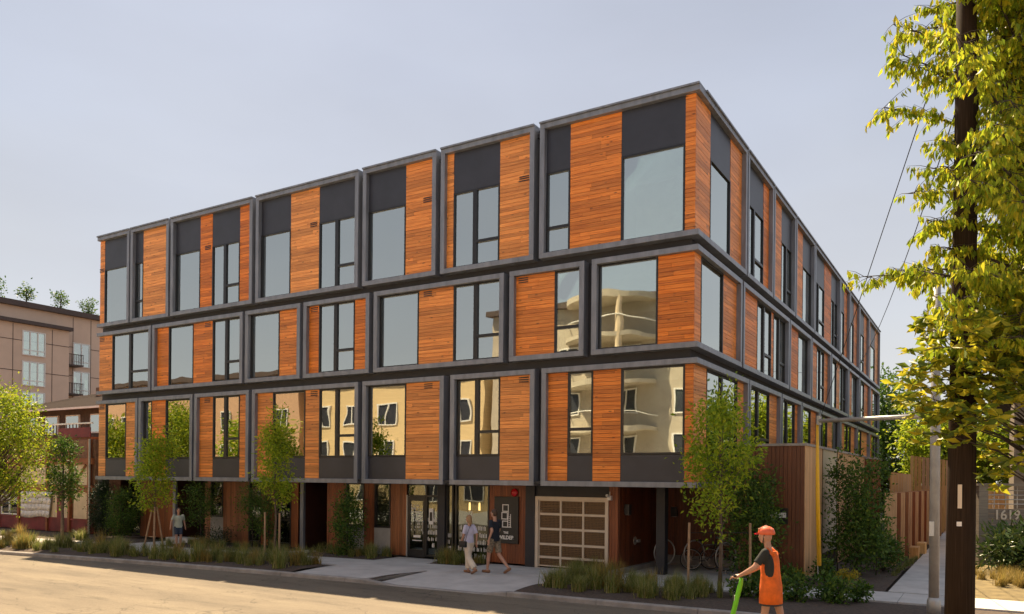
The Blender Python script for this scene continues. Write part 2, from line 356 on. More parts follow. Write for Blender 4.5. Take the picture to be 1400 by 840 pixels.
# side path
y = 1.4
while y < 34:
    slab([(4.62, y + g), (6.15, y + g), (6.15, y + 1.5 - g), (4.62, y + 1.5 - g)]); y += 1.5
b = MB(); b.box(-23.4, -21.65, .35, .95, 0, .16); b.build('door_step', 'conc', pav)
b = MB(); b.box(-2.66, -2.5, .2, 4.55, 0, .14); b.box(-2.5, 1.1, 4.42, 4.58, 0, .3); b.build('bay_kerb', 'concd', pav)
# soil strip between kerb and pavement
def soil_patch(name, pts, nx=40, ny=6, amp=.05, m='soil'):
    """pts: function(u,v)->x,y ; raised earth"""
    b = MB(); r = random.Random(3); V = []
    for i in range(nx + 1):
        for j in range(ny + 1):
            px, py = pts(i / nx, j / ny); e = min(j, ny - j, 2) / 2; V.append((px, py, -.04 + e * (.04 + r.random() * amp)))
    b.v = V
    for i in range(nx):
        for j in range(ny):
            a = i * (ny + 1) + j; b.f.append((a, a + ny + 1, a + ny + 2, a + 1))
    return b.build(name, m, None, True, kind='structure')
def strip(x0, x1):
    def f(u, v):
        x = x0 + (x1 - x0) * u; return x, ky(x) + .17 + (sf(x) - .02 - ky(x) - .17) * v
    return f
soil_patch('planting_strip', strip(-40, -10.95), 90, 8)
soil_patch('planting_strip', strip(-3.38, 14), 60, 8)
soil_patch('planting_strip', lambda u, v: (-8.0 + .28 * v + .2 * u - .05 * v * u, ky(-8) + .2 + (sf(-7.7) - ky(-8) - .3) * v), 4, 8, .03)
def bed(x0, x1, y1): return lambda u, v: (x0 + (x1 - x0) * u, sb(x0 + (x1 - x0) * u) + .02 + (y1 - sb(x0 + (x1 - x0) * u)) * v)
for x0, x1 in ((-40, -23.45), (-21.6, -15.75), (-14.55, -11.1), (-8.95, -7.25)): soil_patch('planting_bed', bed(x0, x1, .9), 40, 6)
soil_patch('planting_bed', bed(-4.08, -2.7, 1.0), 14, 6)
soil_patch('planting_bed', bed(1.15, 4.55, 9.0), 24, 20)

# ------------------------------------------------------------------ the apartment building
bld = empty('apartment_building', (-14, 20, 0), 'four storey apartment block of framed orange cedar boxes on a dark ground floor', 'building')
bld.matrix_world = Matrix.Identity(4)
REC = .17
def mapf(axis):
    if axis == 'x': return lambda p: (p[0], p[1], p[2])
    return lambda p: (-p[1], p[0], p[2])
board_rng = random.Random(11)
def boards_h(b, a0, a1, d0, d1, z0, z1, pitch=.118):
    n = max(1, round((z1 - z0) / pitch)); h = (z1 - z0) / n
    for i in range(n):
        j = board_rng.uniform(-.002, .003)
        cut = a0 + (a1 - a0) * board_rng.uniform(.15, .85)
        if a1 - a0 > .8 and board_rng.random() < .45:
            b.box(a0, cut - .002, d0 + j, d1, z0 + i * h + .005, z0 + (i + 1) * h - .004); b.box(cut + .002, a1, d0 + j + .001, d1, z0 + i * h + .005, z0 + (i + 1) * h - .004)
        else: b.box(a0, a1, d0 + j, d1, z0 + i * h + .005, z0 + (i + 1) * h - .004)
def boards_v(b, a0, a1, d0, d1, z0, z1, pitch=.105):
    n = max(1, round((a1 - a0) / pitch)); h = (a1 - a0) / n
    for i in range(n):
        j = board_rng.uniform(-.003, .004)
        b.box(a0 + i * h + .004, a0 + (i + 1) * h - .004, d0 + j, d1, z0, z1)
TIERS = {3: (9.516, 13.61), 2: (6.45, 9.255), 1: (2.596, 6.167)}
win_rng = random.Random(5)
def window(axis, parent, a0, a1, z0, z1, kind, room_z):
    mf = mapf(axis); fw = .055; d0, d1 = REC - .03, REC + .07
    b = MB()
    b.box(a0, a0 + fw, d0, d1, z0, z1); b.box(a1 - fw, a1, d0, d1, z0, z1); b.box(a0 + fw, a1 - fw, d0, d1, z0, z0 + fw); b.box(a0 + fw, a1 - fw, d0, d1, z1 - fw, z1)
    panes = []
    A0, A1, Z0, Z1 = a0 + fw, a1 - fw, z0 + fw, z1 - fw; zt = z0 + (z1 - z0) * .31
    if kind == 'w1': panes = [(A0, A1, Z0, Z1)]
    elif kind == 'wt': b.box(A0, A1, d0 - .005, d1, zt - .045, zt + .045); panes = [(A0, A1, Z0, zt - .045), (A0, A1, zt + .045, Z1)]
    else:
        sp = .47; am = A0 + (A1 - A0) * sp
        b.box(am - .075, am + .075, d0 - .004, d1, Z0, Z1); b.box(am + .075, A1, d0 - .008, d1, zt - .045, zt + .045)
        panes = [(A0, am - .075, Z0, Z1), (am + .075, A1, Z0, zt - .045), (am + .075, A1, zt + .045, Z1)]
    b.xf(mf).build('window_frame', 'black', parent)
    for p in panes:
        q = MB().box(p[0] - .01, p[1] + .01, REC + .02, REC + .035, p[2] - .01, p[3] + .01).xf(mf); o = q.build('pane', 'glass', parent)
    # blind and room behind
    if win_rng.random() < .75:
        hh = win_rng.choice([.06, .1, .14, .2, .35, .6, .97])
        MB().box(A0, A1, REC + .10, REC + .11, Z1 - (Z1 - Z0) * hh, Z1).xf(mf).build('roller_blind', 'blind', parent)
    if win_rng.random() < .4:
        cw = (A1 - A0) * win_rng.uniform(.14, .3); s_ = win_rng.choice((0, 1)); c0 = A0 if s_ else A1 - cw
        MB().box(c0, c0 + cw, REC + .16, REC + .18, Z0, Z1 - .02).xf(mf).build('curtain', 'curtain', parent)
    r = MB(); e0, e1, f0, f1, q0, q1 = a0, a1, REC + .075, 1.3, room_z[0], room_z[1]
    P = lambda a, d, z: mf((a, d, z))
    r.quad(P(e0, f1, q0), P(e1, f1, q0), P(e1, f1, q1), P(e0, f1, q1)); r.quad(P(e0, f0, q0), P(e1, f0, q0), P(e1, f1, q0), P(e0, f1, q0)); r.quad(P(e0, f0, q1), P(e1, f0, q1), P(e1, f1, q1), P(e0, f1, q1))
    r.quad(P(e0, f0, q0), P(e0, f1, q0), P(e0, f1, q1), P(e0, f0, q1)); r.quad(P(e1, f0, q0), P(e1, f1, q0), P(e1, f1, q1), P(e1, f0, q1))
    r.build('room_interior', win_rng.choice(('room', 'room', 'room2', 'room3')), parent)
def module(axis, tier, lo, hi, panels, left=True, right=True, vent=None):
    mf = mapf(axis); z0, z1 = TIERS[tier]; tb, tw, dep = .155, .165, .5
    b = MB()
    s0 = .5 if (axis == 'y' and not left) else 0        # butt against the street frame at the corner
    b.box(lo + s0, hi, 0, dep, z0, z0 + tb); b.box(lo + s0, hi, 0, dep, z1 - tb, z1)
    if left: b.box(lo, lo + tw, 0, dep, z0 + tb, z1 - tb)
    if right: b.box(hi - tw, hi, 0, dep, z0 + tb, z1 - tb)
    fr = b.xf(mf).build('facade_module', 'frame', bld, bevel=.008)
    if tier == 3: MB().box(lo + (0 if s0 == 0 else -.05) - .0, hi, -.05, .55, z1 + .002, z1 + .055).xf(mf).build('coping', 'frame', fr) if not s0 else MB().box(.552, hi, -.05, .55, z1 + .002, z1 + .055).xf(mf).build('coping', 'frame', fr)
    zi0, zi1 = z0 + tb, z1 - tb
    cl = MB()
    for ty, a0, a1 in panels:
        if ty == 'wd':
            boards_h(cl, a0, a1 - .002, REC - .02, REC + .015, zi0, zi1)
            MB().box(a0 + .003, a1 - .003, REC + .016, REC + .05, zi0, zi1).xf(mf).build('backing', 'recess', fr)
        else:
            w0, w1 = zi0, zi1
            if tier == 3: w1 = 12.14
            if tier == 1: w0 = 3.53
            window(axis, fr, a0 + .003, a1 - .003, w0, w1, ty, (zi0 - .05, zi1 + .05) if tier == 2 else (w0 - .02, w1 + .02))
            if tier == 3: MB().box(a0 + .003, a1 - .003, REC - .01, REC + .06, w1 + .012, zi1).xf(mf).build('spandrel_panel', 'dark', fr)
            if tier == 1: MB().box(a0 + .003, a1 - .003, REC - .01, REC + .06, zi0, w0 - .012).xf(mf).build('spandrel_panel', 'dark', fr)
    if cl.v:
        o = cl.xf(mf).build('cedar_boards', 'cedar', fr); o['kind'] = 'stuff'
    if vent is not None:
        zc = 12.13 if tier == 3 else zi1 - .13
        v = MB()
        for k in (-1, 0, 1): v.box(vent - .17, vent + .17, REC - .034, REC - .018, zc + k * .065 - .02, zc + k * .065 + .012)
        v.xf(mf).build('vent', 'black', fr)
W, T, D, O = 'w2', 'wt', 'wd', 'w1'
X = 'x'; Y = 'y'
module(X, 3, -28.05, -25.66, [(D, -28.05, -27.7), (O, -27.7, -25.825)], left=False, vent=-27.9)
module(X, 3, -25.56, -22.91, [(T, -25.395, -24.84), (D, -24.84, -23.075)])
module(X, 3, -22.77, -17.75, [(O, -22.605, -21.02), (D, -21.02, -20.28), (W, -20.28, -18.62), (D, -18.62, -17.915)], vent=-20.55)
module(X, 3, -17.56, -12.3, [(O, -17.395, -15.79), (D, -15.79, -14.32), (W, -14.32, -12.465)], vent=-14.6)
module(X, 3, -12.1, -8.9, [(O, -11.935, -10.27), (D, -10.27, -9.065)], vent=-9.35)
module(X, 3, -8.71, -5.17, [(D, -8.545, -8.28), (W, -8.28, -6.49), (D, -6.49, -5.335)], vent=-5.6)
module(X, 3, -4.98, 0, [(T, -4.815, -4.0), (D, -4.0, -2.35), (O, -2.35, -.44), (D, -.44, -REC + .02)], right=False)
module(X, 2, -28.05, -24.07, [(D, -28.05, -27.06), (W, -27.06, -24.235)], left=False, vent=-27.85)
module(X, 2, -23.97, -18.26, [(D, -23.805, -23.03), (O, -23.03, -21.4), (D, -21.4, -20.21), (W, -20.21, -18.425)], vent=-20.52)
module(X, 2, -18.11, -15.12, [(O, -17.945, -16.34), (D, -16.34, -15.285)])
module(X, 2, -14.95, -11.75, [(D, -14.785, -14.29), (W, -14.29, -12.54), (D, -12.54, -11.915)], vent=-14.53)
module(X, 2, -11.55, -6.23, [(O, -11.385, -9.67), (D, -9.67, -8.25), (W, -8.25, -6.395)], vent=-9.3)
module(X, 2, -6.02, -3.44, [(D, -5.855, -4.5), (T, -4.5, -3.605)], vent=-5.6)
module(X, 2, -3.2, 0, [(O, -3.035, -1.2), (D, -1.2, -REC + .02)], right=False)
module(X, 1, -28.05, -24.96, [(D, -28.05, -27.53), (O, -27.53, -25.98), (D, -25.98, -25.125)], left=False, vent=-27.8)
module(X, 1, -24.88, -21.26, [(T, -24.715, -24.13), (D, -24.13, -23.2), (O, -23.2, -21.425)])
module(X, 1, -21.14, -17.87, [(D, -20.975, -20.15), (W, -20.15, -18.54), (D, -18.54, -18.035)], vent=-20.5)
module(X, 1, -17.68, -12.23, [(D, -17.515, -16.67), (O, -16.67, -14.94), (D, -14.94, -14.24), (W, -14.24, -12.395)], vent=-14.5)
module(X, 1, -12.03, -8.51, [(O, -11.865, -10.18), (D, -10.18, -8.675)], vent=-9.25)
module(X, 1, -8.25, -5.09, [(W, -8.085, -6.41), (D, -6.41, -5.255)], vent=-5.55)
module(X, 1, -4.85, 0, [(D, -4.685, -4.02), (T, -4.02, -3.18), (D, -3.18, -2.3), (O, -2.3, -.39), (D, -.39, -REC + .02)], right=False)
module(Y, 3, 0, 5.01, [(D, REC + .016, 1.48), (O, 1.48, 3.55), (D, 3.55, 4.845)], left=False)
module(Y, 3, 5.14, 8.7, [(W, 5.305, 7.75), (D, 7.75, 8.535)])
module(Y, 3, 8.81, 12.55, [(D, 8.975, 10.59), (W, 10.59, 12.385)])
module(Y, 3, 12.69, 16.69, [(D, 12.855, 14.65), (O, 14.65, 16.525)], vent=13.1)
module(Y, 3, 16.8, 23.78, [(W, 16.965, 19.85), (D, 19.85, 21.78), (W, 21.78, 23.615)])
module(Y, 3, 23.9, 27.15, [(O, 24.065, 26.0), (D, 26.0, 26.985)])
module(Y, 3, 27.3, 31.0, [(O, 27.465, 29.6), (D, 29.6, 30.835)])
module(Y, 3, 31.15, 35.4, [(W, 31.315, 34.0), (D, 34.0, 35.235)])
module(Y, 3, 35.55, 41.4, [(D, 35.715, 37.2), (O, 37.2, 39.6), (D, 39.6, 41.235)])
module(Y, 2, 0, 4.52, [(D, REC + .016, .72), (O, .72, 2.88), (D, 2.88, 4.355)], left=False)
module(Y, 2, 4.69, 11.52, [(D, 4.855, 6.97), (W, 6.97, 9.04), (D, 9.04, 9.4), (W, 9.4, 11.355)])
module(Y, 2, 11.65, 16.0, [(D, 11.815, 13.85), (O, 13.85, 15.835)])
module(Y, 2, 16.17, 21.08, [(D, 16.335, 18.05), (W, 18.05, 19.95), (D, 19.95, 20.915)])
module(Y, 2, 21.29, 26.79, [(O, 21.455, 23.6), (D, 23.6, 24.6), (W, 24.6, 26.625)])
module(Y, 2, 27.05, 31.1, [(D, 27.215, 29.0), (O, 29.0, 30.935)])
module(Y, 2, 31.4, 36.2, [(W, 31.565, 34.3), (D, 34.3, 36.035)])
module(Y, 2, 36.4, 41.4, [(D, 36.565, 38.6), (O, 38.6, 41.235)])
module(Y, 1, 0, 5.45, [(D, REC + .016, 1.31), (W, 1.31, 4.55), (D, 4.55, 5.285)], left=False)
module(Y, 1, 5.54, 10.21, [(W, 5.705, 8.85), (D, 8.85, 10.045)])
module(Y, 1, 10.34, 13.98, [(W, 10.505, 13.3), (D, 13.3, 13.815)])
module(Y, 1, 14.13, 18.1, [(O, 14.295, 16.7), (D, 16.7, 17.935)])
module(Y, 1, 18.3, 24.2, [(W, 18.465, 21.0), (D, 21.0, 22.4), (O, 22.4, 24.035)])
module(Y, 1, 24.4, 30.4, [(D, 24.565, 26.4), (W, 26.4, 28.8), (D, 28.8, 30.235)])
module(Y, 1, 30.6, 36.0, [(O, 30.765, 33.2), (D, 33.2, 35.835)])
module(Y, 1, 36.2, 41.4, [(D, 36.365, 38.2), (W, 38.2, 41.235)])
# recessed dark wall seen between the boxes
def recess(axis, gaps):
    b = MB(); mf = mapf(axis); lo, hi = (-28.05, -.3) if axis == 'x' else (.5, 41.4)
    for z0, z1 in ((9.2, 9.57), (6.11, 6.51)): b.box(lo, hi, .3, .52, z0, z1)
    for t, gs in gaps.items():
        z0, z1 = TIERS[t]
        for a0, a1 in gs: b.box(a0 - .06, a1 + .06, .31, .53, z0 + .06, z1 - (.06 if t < 3 else .03))
    b.xf(mf).build('recessed_wall', 'recess', bld)
recess('x', {3: [(-25.66, -25.56), (-22.91, -22.77), (-17.75, -17.56), (-12.3, -12.1), (-8.9, -8.71), (-5.17, -4.98)],
             2: [(-24.07, -23.97), (-18.26, -18.11), (-15.12, -14.95), (-11.75, -11.55), (-6.23, -6.02), (-3.44, -3.2)],
             1: [(-24.96, -24.88), (-21.26, -21.14), (-17.87, -17.68), (-12.23, -12.03), (-8.51, -8.25), (-5.09, -4.85)]})
recess('y', {3: [(5.01, 5.14), (8.7, 8.81), (12.55, 12.69), (16.69, 16.8), (23.78, 23.9), (27.15, 27.3), (31, 31.15), (35.4, 35.55)],
             2: [(4.52, 4.69), (11.52, 11.65), (16, 16.17), (21.08, 21.29), (26.79, 27.05), (31.1, 31.4), (36.2, 36.4)],
             1: [(5.45, 5.54), (10.21, 10.34), (13.98, 14.13), (18.1, 18.3), (24.2, 24.4), (30.4, 30.6), (36, 36.2)]})
MB().box(-27.9, -.2, .2, 41.3, 13.3, 13.42).build('roof', 'recess', bld)
MB().box(-28.045, -27.93, .52, 41.38, 2.6, 13.55).build('end_wall', 'dark', bld)
MB().box(-27.9, -.55, 41.1, 41.38, 0, 13.3).build('rear_wall', 'dark', bld)
MB().box(-27.9, -1.4, 1.5, 41, 2.9, 13.2).build('dark_core', 'recess', bld)  # unseen dark box added behind the rooms to block light
MB().box(-28.0, -.05, .05, 41.3, 2.66, 2.74).build('soffit', 'recess', bld)
# ---- ground floor
GY = .95
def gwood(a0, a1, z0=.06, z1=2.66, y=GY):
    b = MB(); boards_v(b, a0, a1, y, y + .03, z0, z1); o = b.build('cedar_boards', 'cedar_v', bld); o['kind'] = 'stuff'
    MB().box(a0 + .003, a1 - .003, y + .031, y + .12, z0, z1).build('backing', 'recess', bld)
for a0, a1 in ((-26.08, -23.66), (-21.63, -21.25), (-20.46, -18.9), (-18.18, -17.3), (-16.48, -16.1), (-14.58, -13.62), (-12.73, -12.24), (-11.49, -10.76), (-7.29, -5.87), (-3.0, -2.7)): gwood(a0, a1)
def gwindow(a0, a1, z0, z1, panel=False, rails=(), mull=()):
    b = MB(); f = .06; d0, d1 = GY - .02, GY + .1
    b.box(a0, a0 + f, d0, d1, z0, z1); b.box(a1 - f, a1, d0, d1, z0, z1); b.box(a0 + f, a1 - f, d0, d1, z0, z0 + f); b.box(a0 + f, a1 - f, d0, d1, z1 - f, z1)
    for r in rails: b.box(a0 + f, a1 - f, d0 - .004, d1, r - .03, r + .03)
    for q in mull: b.box(q - .03, q + .03, d0 - .002, d1, z0 + f, z1 - f)
    w = b.build('window', 'black', bld)
    MB().box(a0 + f - .01, a1 - f + .01, GY + .04, GY + .055, z0 + f - .01, z1 - f + .01).build('pane', 'glassg', w)
    if panel: MB().box(a0 + .003, a1 - .003, GY - .01, GY + .08, .04, z0 - .01).build('sill_panel', 'grey_panel', w)
    return w
gwindow(-26.95, -26.08, .1, 2.6); gwindow(-21.25, -20.46, 1.1, 2.6, True); gwindow(-18.9, -18.18, .15, 2.6); gwindow(-17.3, -16.48, .15, 2.6, rails=(1.1,))
gwindow(-13.62, -12.73, 1.0, 2.6, True); gwindow(-12.24, -11.49, 1.0, 2.6, True)
sw1 = gwindow(-9.92, -9.35, .08, 2.6, rails=(2.18,)); sw2 = gwindow(-9.04, -8.74, .08, 2.6); sw3 = gwindow(-8.66, -7.29, .08, 2.6)
# shop room behind the glass, two lit wall lamps inside
b = MB(); P0, P1, q0, q1 = -10.75, -7.2, 1.08, 3.6
b.quad((P0, q1, 0), (P1, q1, 0), (P1, q1, 2.66), (P0, q1, 2.66)); b.quad((P0, q0, 0), (P0, q1, 0), (P0, q1, 2.66), (P0, q0, 2.66)); b.quad((P1, q0, 0), (P1, q1, 0), (P1, q1, 2.66), (P1, q0, 2.66)); b.quad((P0, q0, .03), (P1, q0, .03), (P1, q1, .03), (P0, q1, .03))
b.build('lobby_wall', plain('lobby_paint', (.06, .05, .045), .7), bld)
m, t, bs, o = newmat('lamp_glow'); bs.inputs['Emission Color'].default_value = (1, .6, .2, 1); bs.inputs['Emission Strength'].default_value = 1.3; MT['glow'] = m
for xx in (-8.35, -7.95): MB().tube([(xx, 1.35, 1.72), (xx, 1.35, 1.98)], [.035, .028], 8).build('lobby_lamp', 'glow', bld)
for a0, a1 in ((-26.95, -26.08), (-21.25, -20.46), (-18.9, -16.4), (-13.62, -11.45)):
    b = MB(); b.quad((a0, 2.6, 0), (a1, 2.6, 0), (a1, 2.6, 2.66), (a0, 2.6, 2.66)); b.quad((a0, 1.1, 0), (a0, 2.6, 0), (a0, 2.6, 2.66), (a0, 1.1, 2.66)); b.quad((a1, 1.1, 0), (a1, 2.6, 0), (a1, 2.6, 2.66), (a1, 1.1, 2.66))
    b.build('room_interior', 'room', bld)
# decals: frosted rows of little bars
def decal(a0, a1, z0, z1, rows, parent, y, rng, dens=1):
    b = MB()
    for i in range(rows):
        zb = z0 + (z1 - z0) * i / rows; h = (z1 - z0) / rows; a = a0
        while a < a1 - .02:
            wd = rng.uniform(.018, .04)
            if rng.random() < .72 * dens: b.quad((a, y, zb + rng.uniform(0, .12) * h), (a + wd, y, zb), (a + wd, y, zb + h * rng.uniform(.45, .8)), (a, y, zb + h * rng.uniform(.4, .8)))
            a += wd + rng.uniform(.015, .04)
    b.build('window_decal', 'white', parent)['kind'] = 'stuff'
dr = random.Random(21)
decal(-8.56, -7.42, .12, 1.3, 5, sw3, GY + .03, dr); decal(-8.98, -8.8, .12, 1.0, 4, sw2, GY + .03, dr); decal(-9.84, -9.43, .4, 1.5, 5, sw1, GY + .03, dr)
b = MB()   # little emblem on the shop glass
for (u, v) in ((0, 0), (-.03, .17), (.02, .34)):
    for q in ((u, u + .15, v, v + .02), (u, u + .15, v + .13, v + .15), (u, u + .02, v + .02, v + .13), (u + .13, u + .15, v + .02, v + .13)): b.quad((-8.15 + q[0], GY + .028, 1.2 + q[2]), (-8.15 + q[1], GY + .028, 1.2 + q[2]), (-8.15 + q[1], GY + .028, 1.2 + q[3]), (-8.15 + q[0], GY + .028, 1.2 + q[3]))
b.build('window_emblem', 'white', sw3)
# entrance door
b = MB(); a0, a1 = -10.7, -9.95
b.box(a0, a0 + .09, GY, GY + .06, .04, 2.14); b.box(a1 - .09, a1, GY, GY + .06, .04, 2.14); b.box(a0 + .09, a1 - .09, GY, GY + .06, .04, .3); b.box(a0 + .09, a1 - .09, GY, GY + .06, 2.0, 2.14)
dr_o = b.build('door', 'black', bld)
MB().box(a0 + .08, a1 - .08, GY + .025, GY + .04, .29, 2.01).build('pane', 'glassg', dr_o)
MB().tube([(a1 - .05, GY - .06, .85), (a1 - .05, GY - .06, 1.35)], .015, 8).box(a1 - .06, a1 - .04, GY - .055, GY, .9, .93).box(a1 - .06, a1 - .04, GY - .055, GY, 1.28, 1.31).build('handle', 'steel', dr_o)
decal(-10.58, -10.08, .95, 1.9, 9, dr_o, GY + .02, dr, .8)
MB().box(-10.5, -10.1, GY + .01, GY + .02, .6, .63).box(-10.45, -10.15, GY + .01, GY + .02, .72, .8).build('door_lettering', 'white', dr_o)
MB().box(-10.755, -10.705, GY - .03, GY + .1, .03, 2.2).build('door_jamb', 'steel', bld)
tw = MB(); tw.box(-10.7, -9.95, GY - .01, GY + .08, 2.15, 2.2).box(-10.7, -9.95, GY - .01, GY + .08, 2.55, 2.62); two = tw.build('transom_window', 'black', bld)
MB().box(-10.69, -9.96, GY + .03, GY + .045, 2.19, 2.56).build('pane', 'glassg', two)
b = MB(); b.box(-9.78, -9.6, GY + .005, GY + .03, 1.2, 1.75); nb = b.build('notice', 'white', bld)
MB().box(-9.74, -9.64, GY - .003, GY + .004, 1.32, 1.62).build('notice_print', 'black', nb)
# columns
for a0, a1, y0 in ((-28.75, -28.4, .55), (-9.35, -9.04, .86), (-5.87, -5.53, .86)): MB().box(a0 + .004, a1 - .004, y0, y0 + .34, 0, 2.655).build('column', 'recess', bld)
MB().box(-1.63, -1.36, 1.3, 1.57, .01, 2.655).build('column', 'recess', bld)
for a0, a1 in ((-23.64, -23.46), (-15.9, -15.72)): MB().box(a0, a1, GY - .1, GY + .1, 0, 2.655).build('post', 'frame', bld)
# recessed entries
for a0, a1 in ((-23.45, -21.64), (-15.71, -14.6), (-27.6, -26.97), (-16.09, -15.91)):
    b = MB(); yb = 2.3
    b.quad((a0, yb, 0), (a1, yb, 0), (a1, yb, 2.66), (a0, yb, 2.66)); b.quad((a0, .95, 0), (a0, yb, 0), (a0, yb, 2.66), (a0, .95, 2.66)); b.quad((a1, .95, 0), (a1, yb, 0), (a1, yb, 2.66), (a1, .95, 2.66)); b.build('entry_wall', 'door', bld)
    if a1 - a0 > 1:
        d = MB().box(a0 + .25, a0 + 1.1, yb - .05, yb - .01, .03, 2.1).build('door', 'door', bld); MB().box(a0 + .98, a0 + 1.04, yb - .11, yb - .05, .95, 1.1).build('handle', 'steel', d)
# dark fascia between soffit and garage door, garage
gar = empty('garage', (0, 0, 0)); gar.parent = bld; gar.name = 'garage_door'
MB().box(-5.53, -3.0, GY, GY + .1, 2.26, 2.66).build('fascia', 'recess', bld)
MB().box(-5.53, -5.42, GY - .06, GY + .1, 0, 2.255).box(-3.1, -3.0, GY - .06, GY + .1, 0, 2.255).box(-5.42, -3.1, GY - .06, GY + .1, 2.15, 2.255).build('door_frame', 'cream', gar)
gx = [-5.42, -4.64, -3.86, -3.1]; gzz = [.05, .34, .75, 1.23, 1.7, 2.15]
b = MB()
for xx in gx: b.box(xx - .03 if xx > -5.4 else xx, xx + .03 if xx < -3.2 else xx, GY + .0, GY + .05, .05, 2.15)
b.build('stile', 'cream', gar)
for z in gzz:
    for i in range(3): MB().box(gx[i] + .03, gx[i + 1] - .03, GY + .003, GY + .05, max(.05, z - .035), min(2.15, z + .035)).build('rail', 'cream', gar)
# each infill: woven slats
def mesh_panel(x0, x1, z0, z1):
    b = MB(); n = int((x1 - x0) / .045)
    for i in range(n):
        xx = x0 + (x1 - x0) * (i + .5) / n; b.box(xx - .014, xx + .014, GY + .022, GY + .026, z0, z1)
    k = max(2, int((z1 - z0) / .05))
    for j in range(k):
        z = z0 + (z1 - z0) * (j + .5) / k; b.box(x0, x1, GY + .027, GY + .031, z - .013, z + .013)
    zm = (z0 + z1) / 2 + .02
    b.box(x0, x1, GY + .012, GY + .02, zm - .008, zm + .008)
    return b
for i in range(3):
    for j in range(5): mesh_panel(gx[i] + .03, gx[i + 1] - .03, gzz[j] + .035, gzz[j + 1] - .035).build('mesh_panel', 'rustmesh', gar)
b = MB(); b.quad((-5.4, 4.5, 0), (-3.1, 4.5, 0), (-3.1, 4.5, 2.66), (-5.4, 4.5, 2.66)); b.quad((-5.4, 1.1, 0), (-5.4, 4.5, 0), (-5.4, 4.5, 2.66), (-5.4, 1.1, 2.66)); b.build('garage_wall', 'recess', bld)
# bicycle bay walls: side wall facing right, back wall
mfy = lambda p: (-2.7 - p[1] + GY, p[0], p[2])
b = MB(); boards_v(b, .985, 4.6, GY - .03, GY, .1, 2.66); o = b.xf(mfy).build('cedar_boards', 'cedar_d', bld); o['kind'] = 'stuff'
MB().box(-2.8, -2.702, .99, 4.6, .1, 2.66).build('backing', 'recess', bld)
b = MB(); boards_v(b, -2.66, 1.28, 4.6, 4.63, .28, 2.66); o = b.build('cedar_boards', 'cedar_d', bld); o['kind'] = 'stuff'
MB().box(-2.66, 1.25, 4.632, 4.72, 0, 2.66).build('backing', 'recess', bld)
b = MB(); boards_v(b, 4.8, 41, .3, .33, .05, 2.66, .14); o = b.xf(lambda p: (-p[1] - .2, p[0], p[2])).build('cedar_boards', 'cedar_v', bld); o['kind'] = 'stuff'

# ------------------------------------------------------------------ fittings on the ground floor
sg = empty('wall_sign', (-6.6, GY, 1.46), 'dark square entrance sign with white emblem of stacked boxes, hung beside the garage', 'sign')
MB().box(-.455, .455, -.07, -.005, -.76, .76).build('board', plain('sign_black', (.018, .017, .016), .5), sg, bevel=.005)
b = MB()
def sq(u, v, s, th=.028):
    b.box(u, u + s, -.078, -.071, v, v + th).box(u, u + s, -.078, -.071, v + s - th, v + s).box(u, u + th, -.078, -.071, v + th, v + s - th).box(u + s - th, u + s, -.078, -.071, v + th, v + s - th)
sq(-.14, .27, .24); sq(-.17, .02, .235); sq(-.14, -.24, .22)
b.tube([(.1, -.075, .27), (.07, -.075, -.02)], .012, 5)
b.box(.09, .2, -.078, -.071, -.24, -.215); b.box(.16, .185, -.078, -.071, -.215, .2)
for k in range(6): b.box(.1, .16, -.077, -.072, -.2 + k * .06, -.185 + k * .06)
b.build('emblem', 'white', sg)
text_mesh('THE', .1, 'white', (0, -.072, -.44), (R(90), 0, 0), sg, 'lettering', bold=.003)
text_mesh('WILDER', .165, 'white', (0, -.072, -.62), (R(90), 0, 0), sg, 'lettering', bold=.006)
MT['red'] = plain('red_enamel', (.45, .01, .015), .25)
fb = empty('fire_bell', (-6.31, GY, 2.36), 'round red fire alarm bell above the entrance sign', 'alarm bell')
b = MB(); b.tube([(0, -.03, 0), (0, -.055, 0), (0, -.085, 0), (0, -.1, 0)], [.13, .125, .08, .02], 20); b.build('gong', 'red', fb, True)
MB().box(-.07, .07, -.03, -.002, -.07, .07).build('base', 'black', fb)
def wall_lamp(loc, rz, label):
    e = empty('wall_lamp', loc, label, 'wall lamp', 'black wall lamps by the bicycle bay', rz)
    MB().box(-.1, .1, -.2, -.04, -.16, .16).build('shade', 'black', e, bevel=.008); MB().box(-.05, .05, -.04, -.002, -.08, .08).build('bracket', 'black', e)
    MB().box(-.07, .07, -.17, -.07, -.168, -.161).build('lens', 'white', e)
wall_lamp((-2.7 + .03, 1.35, 1.9), R(90), 'black box wall lamp right beside the garage door')
wall_lamp((-2.2, 4.6, 1.75), 0, 'black box wall lamp behind the dark steel column')
sc = empty('security_camera', (-2.95, GY, 2.3), 'small white security camera at the top corner of the garage door', 'camera')
MB().box(-.06, .06, -.12, -.002, -.12, .02).build('mount', 'white', sc); MB().tube([(0, -.12, .0), (-.02, -.24, .03)], .04, 10).build('body', 'white', sc); MB().tube([(0, -.06, .02), (0, -.06, .14)], .018, 6).build('arm', 'steel', sc)
fd = empty('hose_connection', (-2.67, 2.2, .9), 'steel fire hose connection on the cedar wall beside the garage', 'hose connection', rz=R(90))
MB().tube([(0, -.002, 0), (0, -.02, 0)], .13, 18).build('flange', 'steel', fd, False)
for s in (-1, 1): MB().tube([(s * .03, -.02, 0), (s * .075, -.13, 0), (s * .08, -.15, 0)], [.04, .05, .055], 12).build('inlet', 'steel', fd, True)
